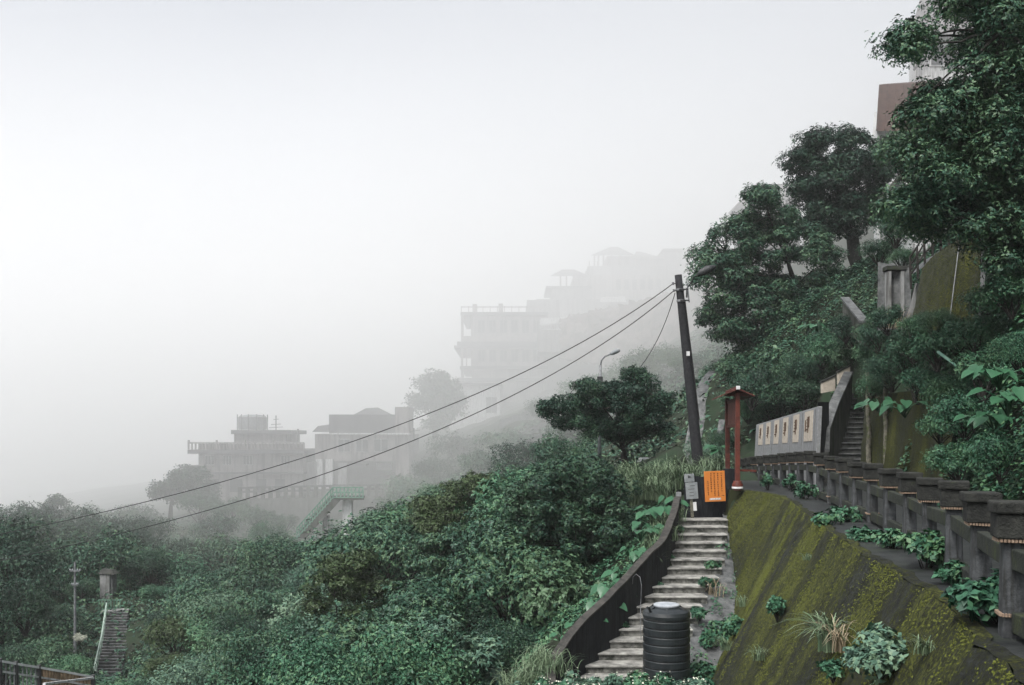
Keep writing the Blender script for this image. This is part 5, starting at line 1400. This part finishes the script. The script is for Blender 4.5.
# right slope: bushes between the tree, the tablet and the stairs
right = [(752, 372, 44, 46, 'mid', 'leaf_mid', 'bush with fine leaves right behind the roofed red notice board'),
         (775, 362, 48, 46, 'mid', 'leaf_deep', 'dark bush on the slope above the left half of the stone tablet'),
         (800, 352, 50, 45, 'mid_round', 'leaf_mid', 'rounded bush above the middle of the stone tablet'),
         (822, 330, 46, 43, 'mid', 'leaf_bright', 'bright bush below the concrete parapet that slants under the tall trunk'),
         (748, 398, 30, 47.5, 'mid_round', 'leaf_bright', 'low bright bush at the left end of the stone tablet'),
         (770, 392, 40, 47.5, 'mid', 'leaf_mid', 'low spreading bush touching the top of the stone tablet'),
         (806, 378, 40, 43, 'mid', 'leaf_deep', 'shaded bush over the right half of the stone tablet'),
         (838, 345, 34, 42, 'mid', 'leaf_mid', 'small bush above the tilted concrete blocks'),
         (872, 338, 40, 38, 'mid', 'leaf_bright', 'bush spilling over the right side of the hill stairs'),
         (893, 300, 26, 31, 'mid', 'leaf_mid', 'bush at the foot of the pale grey house wall'),
         (905, 335, 50, 29, 'near', 'leaf_bright', 'bright bush above the pale mossy trunks'),
         (938, 328, 50, 26, 'near', 'leaf_bright', 'broad bush below the tall streaked wall'),
         (975, 312, 50, 24, 'near', 'leaf_bright', 'lush bush at the right foot of the tall streaked wall'),
         (1012, 270, 56, 21, 'near', 'leaf_ivy', 'lush bush at the right edge under the large tree'),
         (985, 350, 60, 21, 'near', 'leaf_ivy', 'bulging leafy bush above the vine bank'),
         (1020, 330, 50, 17.5, 'near_feather', 'leaf_ivy', 'leafy bush hanging over the vine bank at the right edge'),
         (896, 215, 40, 34, 'mid', 'leaf_mid', 'dark leafy bush hiding the steps left of the rusty railing'),
         (872, 372, 34, 31.5, 'near', 'leaf_bright', 'trailing bush hanging over the left end of the bright mossy wall'),
         (892, 352, 46, 30.5, 'near_feather', 'leaf_mid', 'dense bush overhanging the middle of the bright mossy wall'),
         (918, 366, 44, 27.5, 'near', 'leaf_ivy', 'dense bush overhanging the right part of the bright mossy wall'),
         (944, 372, 46, 24.0, 'near', 'leaf_ivy', 'leafy bush at the right end of the bright mossy wall'),
         (940, 410, 40, 22.0, 'near', 'leaf_ivy', 'leafy bush bulging beside the vine bank above the fence'),
         (958, 440, 50, 19.5, 'near', 'leaf_ivy', 'leafy bush low on the vine bank behind the middle fence posts'),
         (965, 390, 60, 20.0, 'near', 'leaf_ivy', 'leafy bush in the middle of the vine bank'),
         (1000, 430, 60, 16.5, 'near', 'leaf_ivy', 'broad leafy bush low on the vine bank at the right edge'),
         (880, 322, 40, 34.0, 'mid', 'leaf_mid', 'bush under the pale grey house wall'),
         (915, 326, 44, 27.8, 'near', 'leaf_mid', 'bush hiding the left foot of the tall streaked wall'),
         (957, 318, 44, 25.8, 'near', 'leaf_bright', 'bush hiding the right foot of the tall streaked wall'),
         (888, 306, 34, 29.0, 'near', 'leaf_mid', 'small bush at the foot of the pale grey wall'),
         (912, 314, 30, 27.3, 'near', 'leaf_bright', 'small bush at the lower left corner of the tall streaked wall'),
         (936, 308, 34, 26.4, 'near_feather', 'leaf_mid', 'small bush before the middle of the tall streaked wall'),
         (984, 286, 40, 25.5, 'near', 'leaf_mid', 'leafy bush at the right end of the tall streaked wall'),
         (868, 322, 30, 35.5, 'mid', 'leaf_mid', 'small bush at the lower end of the slanting parapet'),
         (846, 314, 34, 38.5, 'mid', 'leaf_deep', 'dark bush in front of the slanting parapet'),
         (902, 246, 30, 31.0, 'mid', 'leaf_mid', 'dark leafy bush above the pale grey wall'),
         (855, 320, 40, 41, 'mid', 'leaf_mid', 'bush under the slanting concrete parapet'),
         (786, 338, 66, 50, 'mid', 'leaf_mid', 'wide bush merging with the lower boughs of the feathery tree'),
         (742, 350, 50, 52, 'mid', 'leaf_mid', 'bush under the left boughs of the feathery tree'),
         (880, 236, 36, 36, 'mid', 'leaf_deep', 'dark bush between the tall trunk and the pale grey house wall'),
         (846, 268, 40, 66, 'mid_round', 'leaf_mid', 'shaded bush behind the tall bare trunk'),
         (826, 300, 50, 58, 'mid', 'leaf_deep', 'dark bush under the crown of the tall tree'),
         (905, 130, 60, 46, 'mid', 'leaf_mid', 'leafy mass below the rusty brown roof'),
         (960, 120, 90, 44, 'mid', 'leaf_deep', 'dark leafy mass behind the large tree at top right'),
         (1010, 60, 90, 44, 'mid', 'leaf_deep', 'dark leafy mass behind the large tree at the right edge')]
for (px, yt, w_, d, key, mat, lb) in right:
    x = (px - 512) * d / 1000; zt = (EYE_Y - yt) * d / 1000
    r = w_ * d / 1650; g = hz(x, d); H = max(r * 1.5, .6); z = min(zt - H, max(g, zt - H * 1.6))
    shrub('bush', x, d, z - .1, r, zt - z + .1, key, mat, lb, 'bush', None)

# ------------------------------------------------------------------ ground cover (nobody could count it)
def scatter(n, xr, yr, keep, leaf, hgt, name, mat, label, cat, aspect=.55, up=.6, lift=None, off=None):
    X = rng.uniform(*xr, n); Y = rng.uniform(*yr, n)
    k = keep(X, Y); X, Y = X[k], Y[k]
    Z = terrain(X, Y); e = .15
    gxn = (terrain(X + e, Y) - Z) / e; gyn = (terrain(X, Y + e) - Z) / e
    N = unit(np.stack([-np.clip(gxn, -3, 3), -np.clip(gyn, -3, 3), np.ones(len(X))], 1))
    lum = .5 + .25 * np.sin(X * 2.3 + Y * 1.1) + .25 * np.sin(X * 1.2 - Y * 2.9 + 1) + .2 * np.sin(X * 5.1 + Y * 4.3)
    o = hgt * np.clip(lum, .05, 1.3) * rng.uniform(.35, 1.0, len(X)) ** .6
    pos = np.stack([X, Y, Z], 1) + N * o[:, None]
    a = unit(N * .6 + np.array([0, 0, up]) + rng.normal(0, .4, pos.shape))
    t = unit(np.cross(a, rng.normal(size=a.shape))); dd = unit(t + np.array([0, 0, -.1]))
    L = (leaf(Y) if callable(leaf) else leaf) * rng.uniform(.6, 1.3, len(X))
    V = leaf_geo(pos, dd, a, L, L * aspect)
    o_ = link_mesh(name, leaf_mesh(name, V), M[mat]); tag(o_, label, cat, kind='stuff'); return o_

def inner_x(Y): return path_x(Y) + np.interp(Y, [2, 20, 24.3, 30, 33.5, 36, 46], [2.1, 2.2, 3.2, 3.2, 3.2, 2.6, 1.9])
def vine_keep(X, Y):
    a = 512 + X / Y * 1000; s = X - inner_x(Y); zv = EYE_Y - terrain(X, Y) / Y * 1000
    k = (s > -.15) & (s < 7) & ~((a > 866) & (a < 925) & (zv > 388) & (Y > 24))
    k &= ~((a > 905) & (a < 990) & (Y > 26.3) & (zv < 325))
    return k
scatter(360000, (4, 19), (3, 30), vine_keep, lambda Y: .050 + Y * .0028, .8, 'creeper_cover', 'leaf_ivy', 'thick mat of small leaved creeper covering the bank behind the stone fence', 'creeper', aspect=.78, up=1.3)
scatter(170000, (8, 26), (28, 60), lambda X, Y: (X > inner_x(Y) - .1 + .9 * (Y < 46)) & ~((X > 11) & (X < 13.3) & (Y < 42.5)), lambda Y: .06 + Y * .0015, .6, 'slope_undergrowth', 'leaf_mid', 'leafy undergrowth on the slope above the stone tablet', 'undergrowth', aspect=.7, up=1.2)
def bank_keep(X, Y):
    t = (30.3 - Y) / 7.6; xl = stair_lr(np.clip(t, 0, 1.6))[0]; xl = np.where(Y > 30.6, 4.6 + (Y - 30.6) * .12, xl)
    return (X < xl - .28) & (X > xl - 4.5)
scatter(42000, (-4, 6), (17, 34), bank_keep, .11, .32, 'bank_undergrowth', 'leaf_bright', 'bright low plants carpeting the bank left of the dark parapet', 'undergrowth')
def hill_keep(X, Y):
    t = (30.3 - Y) / 7.6; xl = stair_lr(np.clip(t, 0, 1.6))[0]
    return np.where(Y < 31, X < xl - 2.5, X < 5.5) & (np.abs(X) < Y * .62)
scatter(90000, (-45, 7), (18, 75), hill_keep, lambda Y: .08 + Y * .0025, .4, 'hillside_undergrowth', 'leaf_deep', 'dark undergrowth filling the gaps between the hillside shrubs', 'undergrowth')
scatter(150000, (-50, 36), (40, 125), lambda X, Y: (X > -Y * .55) & (X < Y * .28), lambda Y: .16 + Y * .0022, .9, 'misty_undergrowth', 'leaf_mid', 'scrubby undergrowth on the misty slope behind the pole', 'undergrowth')
def base_keep(X, Y):
    bx = base_x(Y); t = (30.3 - Y) / 7.6; xr = stair_lr(np.clip(t, 0, 1.2))[1]
    return (X < bx + .35) & (X > np.maximum(xr + .1, bx - 1.1)) & ((Y < 24.6) | (X > bx - .45) & (Y < 28.5))
scatter(26000, (1, 7), (18, 29), base_keep, .08, .5, 'gutter_plants', 'leaf_ivy', 'low green weeds along the foot of the mossy wall beside the tank', 'weeds')

# herb clumps
def herb(name, loc, r, h, n, leaf, mat, label, cat='plant', group=None, ros=5, flowers=0):
    C = []; Rr = []
    for k in range(9):
        a = random.uniform(0, 6.28); q = random.random() ** .6 * .75
        C.append((q * math.cos(a) * r, q * math.sin(a) * r, h * (.35 + .45 * random.random()) * (1.1 - .5 * q))); Rr.append(r * random.uniform(.28, .42))
    V = clump_leaves(C, Rr, n, leaf, flat=.75, ros=ros, inner=.35, aspect=.62)
    root = empty(name, loc); tag(root, label, cat, group)
    link_mesh('foliage', leaf_mesh('foliage', V), M[mat], root)
    mb = MB()
    for c in C: limb_mb(mb, (0, 0, -.08), c, .012, .004, .15, 4, 4)
    mb.build('stems', M['bark'], root)
    if flowers:
        V = clump_leaves([(c[0], c[1], c[2] + .06) for c in C], Rr, flowers, leaf * .5, flat=.75, ros=0, inner=0, aspect=.8)
        link_mesh('blossom', leaf_mesh('blossom', V), M['flower'], root)
    return root
def on_ledge(px, py): d = -PATH_Z * 1000 / (py - EYE_Y); return ((px - 512) * d / 1000, d, PATH_Z)
for (px, py, r, h, n, lb) in ((1000, 622, .46, .50, 1900, 'largest leafy herb clump at the right edge under the nearest fence posts'), (962, 585, .22, .28, 700, 'small herb left of the largest clump at the fence foot'), (925, 568, .42, .46, 1700, 'bushy herb clump at the foot of the third near fence post'), (893, 548, .26, .30, 800, 'medium herb clump on the ledge left of the bushy one'),
                              (866, 540, .30, .16, 700, 'flat creeping herb on the ledge near the wall edge'), (842, 521, .34, .24, 900, 'low herb clump on the middle of the ledge'), (826, 524, .3, .2, 700, 'grey green low herb at the wall edge in mid ledge'), (804, 499, .42, .50, 1100, 'herb clump at the fence foot in front of the tablet right end'), (793, 490, .34, .6, 800, 'upright herb between fence posts below the tablet'), (768, 490, .3, .5, 700, 'far herb clump between fence posts near the red notice board')):
    herb('ledge_herb', on_ledge(px, py), r, h, n, .085, random.choice(['leaf_bright', 'leaf_ivy']), lb)
def on_wall(Y, v):
    a = Vector((float(edge_x(Y)), Y, PATH_Z)); b = Vector((float(base_x(Y)), Y, float(base_z(Y)))); return a.lerp(b, v)
def wall_at(px, py):
    best = None
    for Y in np.linspace(5, 30, 120):
        for v in np.linspace(0, 1, 60):
            q = on_wall(Y, v); e = abs(512 + q.x / Y * 1000 - px) + abs(EYE_Y - q.z / Y * 1000 - py)
            if best is None or e < best[0]: best = (e, q, Y)
    return best[1]
q = wall_at(882, 672); herb('wall_shrub', q + Vector((-.1, -.15, 0)), .48, .42, 3000, .07, 'leaf_pale', 'leafy shrub growing out of the mossy wall at the bottom right', 'shrub')
q = wall_at(838, 672); herb('wall_shrub', q + Vector((-.1, -.1, 0)), .16, .2, 500, .06, 'leaf_bright', 'small bright sprig on the mossy wall left of the leafy shrub', 'shrub')
q = wall_at(779, 616); herb('fern_tuft', q + Vector((-.06, -.1, 0)), .21, .40, 1800, .075, 'leaf_bright', 'compact feathery fern tuft stuck on the middle of the mossy wall', 'fern', ros=0)
for (px, py, d, r, h, lb) in ((720, 612, 23.5, .55, .85, 'weedy bush at the wall foot right of the pale steps'), (703, 640, 22.2, .5, .6, 'leafy weed right beside the black tank'), (738, 600, 22, .35, .7, 'wispy weed leaning on the mossy wall'), (712, 660, 20.5, .5, .5, 'low dark weed below the black tank')):
    q = P(px, py, d); herb('weed', (q.x, q.y, hz(q.x, q.y) if hz(q.x, q.y) > q.z - 1.2 else q.z - .4), r, h, 1800, .09, 'leaf_ivy', lb)
for i, (px, py, d) in enumerate([(545, 690, 18), (575, 684, 18.5), (604, 682, 18.8), (635, 684, 18.6), (664, 688, 18.4), (690, 690, 18), (520, 696, 18), (590, 697, 17), (650, 700, 17)]):
    q = P(px, py, d)
    herb('flowering_herb', (q.x, q.y, q.z - .35), .42, .62, 1700, .085, random.choice(['leaf_bright', 'leaf_pale']), 'herb with tiny white blossoms in the row along the bottom edge below the steps', 'plant', 'white flowering herbs at the bottom edge', flowers=120)

# big leaved plants
def heart_leaf(base, d, n, L):
    d = d.normalized(); s = d.cross(n).normalized(); n = s.cross(d).normalized()
    pts = [(0, 0, 0), (-.12, .22, .02), (.10, .42, .05), (.45, .38, .04), (.78, .18, -.04), (1, 0, -.14), (.78, -.18, -.04), (.45, -.38, .04), (.10, -.42, .05), (-.12, -.22, .02)]
    c = (.35, 0, -.02)
    V = [base + (d * p[0] + s * p[1] + n * p[2]) * L for p in pts + [c]]
    k = len(pts); F = [(i, (i + 1) % k, k) for i in range(k)]
    return V, F
def big_leaf_plant(loc, n, L, spread, h, label, lean=Vector((0, -.3, 0)), mat='leaf_big', group=None):
    root = empty('elephant_ear_plant', loc); tag(root, label, 'plant', group)
    st_ = MB()
    for i in range(n):
        a = random.uniform(0, 6.28); q = random.uniform(.2, 1) * spread
        tip = Vector((math.cos(a) * q, math.sin(a) * q, h * random.uniform(.55, 1.1))) + lean * random.uniform(.3, 1) 
        st_.tube([Vector((0, 0, -.1)), tip * .5 + Vector((0, 0, h * .18)), tip], [.018, .014, .010], 5)
        d_ = Vector((math.cos(a) * .8 + lean.x, math.sin(a) * .8 + lean.y, random.uniform(-1.1, -.1))); nn = Vector((math.cos(a) * .3, math.sin(a) * .3 - .45, 1))
        V, F = heart_leaf(tip, d_, nn, L * random.uniform(.65, 1.15))
        me = bpy.data.meshes.new('leaf'); me.from_pydata([tuple(v) for v in V], [], F); me.update()
        link_mesh('leaf', me, M[mat], root, smooth=True)
    st_.build('stalks', M['leaf_big'], root, smooth=True)
    return root
def bank_pt(px, py, d): q = P(px, py, d); return (q.x, q.y, max(hz(q.x, q.y), q.z - .45))
for (px, py, d, n, L, lb) in ((652, 506, 29.5, 7, .62, 'largest pale elephant ear plant on the bank below the grey sign boards'), (640, 522, 28.5, 5, .5, 'elephant ear plant just below the largest one'), (634, 548, 27, 6, .45, 'elephant ear plant halfway along the dark parapet'), (621, 568, 25.8, 7, .45, 'elephant ear plant behind the bend of the dark parapet'), (606, 580, 25, 6, .42, 'elephant ear plant left of the parapet bend'),
                              (598, 598, 24.2, 6, .42, 'elephant ear plant beside the lower dark parapet'), (580, 615, 23.4, 5, .36, 'small elephant ear plant low beside the dark parapet'), (562, 628, 22.6, 5, .32, 'lowest elephant ear plant at the foot of the dark parapet'), (672, 496, 30.5, 5, .5, 'elephant ear plant right under the grey sign boards')):
    big_leaf_plant(bank_pt(px, py, d), n + 4, L * .66, .46, .45, lb, Vector((.1, -.25, 0)))
for (px, py, d, n, L, lb) in ((1000, 372, 17.0, 6, .50, 'upper elephant ear plant hanging from the vine bank at the right edge'), (1008, 398, 16.6, 5, .5, 'middle elephant ear plant on the vine bank at the right edge'), (995, 415, 17.4, 5, .45, 'lower elephant ear plant on the vine bank at the right edge'), (880, 398, 28.5, 6, .62, 'elephant ear plant drooping over the top of the bright mossy wall'), (905, 402, 27, 5, .6, 'elephant ear plant at the right end of the bright mossy wall'), (818, 318, 40, 5, .8, 'elephant ear plant beside the slanting parapet under the tall trunk'), (722, 441, 44, 4, .7, 'elephant ear plant behind the roofed red notice board')):
    big_leaf_plant(tuple(P(px, py + 12, d)), n + 4, L * .58, .45, .35, lb, Vector((-.25, -.35, -.05)))

# grasses
def grass(name, loc, n, L, w, mat, label, group=None, lean=(0, 0, 0), spread=.25, cat='grass clump'):
    V = []; F = []
    for i in range(n):
        a = random.uniform(0, 6.28); l = L * random.uniform(.5, 1.1); bend = random.uniform(.6, 1.3)
        b = Vector((random.gauss(0, spread * .4), random.gauss(0, spread * .4), 0)); o = Vector((math.cos(a) + lean[0], math.sin(a) + lean[1], 0))
        s = Vector((-math.sin(a), math.cos(a), 0)); S = 6; n0 = len(V)
        for k in range(S + 1):
            t = k / S; p = b + o * (l * bend * .6 * t * t) + Vector((0, 0, l * (t - bend * .55 * t * t * t)))
            ww = w * (1 - t) ** .6 * .5 + .0008
            V += [p - s * ww, p + s * ww]
            if k: F.append((n0 + 2 * k - 2, n0 + 2 * k - 1, n0 + 2 * k + 1, n0 + 2 * k))
    me = mesh_np(name, np.array([tuple(v) for v in V]), np.array(F))
    o = link_mesh(name, me, M[mat]); o.location = loc; tag(o, label, cat, group); return o
for i, (px, py, d) in enumerate([(640, 480, 34), (655, 476, 34), (668, 478, 33.5), (680, 480, 33), (648, 490, 32.5), (662, 492, 32.5), (636, 496, 33), (676, 470, 35.5), (690, 478, 33.2), (706, 474, 34.5), (628, 474, 36), (716, 470, 35.5), (700, 468, 36.5)]):
    q = P(px, py, d); grass('silver_grass', (q.x, q.y, q.z - .3), 150, 1.35, .03, 'grass', 'tall arching grass clump in the band behind the sign boards', 'tall grasses behind the sign boards', lean=(-.2, -.2, 0), spread=.5)
for i, (px, py, d) in enumerate([(664, 530, 28.5), (672, 515, 29.5), (655, 545, 27.4), (648, 560, 26.5), (668, 545, 27.9), (660, 520, 29.3), (655, 535, 28.4)]):
    q = P(px, py, d); grass('bank_grass', (q.x, q.y, max(hz(q.x, q.y), q.z - .2)), 110, .75, .02, 'grass', 'pale grass clump leaning over the upper part of the dark parapet', 'grass clumps along the upper parapet', lean=(.1, -.2, 0), spread=.4)
for i, (px, py, d) in enumerate([(540, 655, 20.6), (528, 670, 20), (552, 662, 20.4), (516, 680, 19.6)]):
    q = P(px, py, d); grass('bank_grass', (q.x, q.y, q.z - .25), 120, .75, .018, 'grass', 'pale grass clump at the bottom end of the dark parapet', 'grass clumps at the parapet foot', spread=.4)
q = wall_at(832, 652); grass('wall_grass', q, 90, .85, .024, 'grass', 'long arching grass clump hanging from the mossy wall', lean=(-.5, -.3, 0), spread=.16)
q = wall_at(842, 650); grass('dead_grass', q, 30, .7, .018, 'dry', 'dead brown stalks at the heart of the wall grass clump', lean=(-.3, -.2, 0), spread=.12)
q = wall_at(712, 600) ; grass('dry_grass', P(715, 596, 24.6), 26, .7, .012, 'dry', 'few dry grass stalks in the weeds beside the pale steps', lean=(0, -.3, 0), spread=.3)
q = P(896, 318, 30); grass('dry_grass', (q.x, q.y, q.z - .3), 70, 1.1, .02, 'dry', 'tan dry grass clump below the pale grey house wall', spread=.4)
# green pipe on the slope and dry twig stalks
o = MB().tube([P(938, 352, 22.5), P(952, 362, 21.9), P(962, 372, 21.4)], .035, 10).build('green_pipe', M['green_rail'], smooth=True); tag(o, 'short length of green pipe poking out of the leaves on the right slope', 'pipe')

for (px, py, d, lb) in ((680, 531, 29.2, 'tiny weed on the left end of an upper pale step'), (672, 560, 27.4, 'small weed at the left end of a middle pale step'), (658, 588, 26.0, 'small weed where the pale steps meet the parapet bend'), (626, 628, 23.9, 'small weed at the left end of a lower pale step'), (716, 548, 28.4, 'tiny weed at the right end of an upper pale step')):
    q = P(px, py, d); herb('step_weed', (q.x, q.y, q.z), .14, .16, 260, .05, 'leaf_bright', lb, 'weed')

for (px, py, L, lb) in ((742, 606, .45, 'small grass tuft at the left edge of the mossy wall by the weeds'), (726, 650, .5, 'grass tuft low on the mossy wall right of the black tank'), (760, 660, .4, 'small grass tuft near the bottom of the mossy wall'), (806, 560, .22, 'tiny grass tuft in the upper middle of the mossy wall'), (925, 655, .3, 'tiny grass tuft right of the leafy wall shrub')):
    grass('wall_grass', wall_at(px, py), 45, L, .012, 'grass', lb, lean=(-.4, -.3, 0), spread=.12)
for (px, py, d, lb) in ((708, 588, 25.6, 'small weed in the upper part of the concrete gutter'), (712, 570, 26.8, 'tiny weed high in the concrete gutter'), (700, 618, 24.2, 'weed in the middle of the concrete gutter')):
    q = P(px, py, d); herb('weed', (q.x, q.y, q.z), .3, .3, 900, .065, 'leaf_ivy', lb)
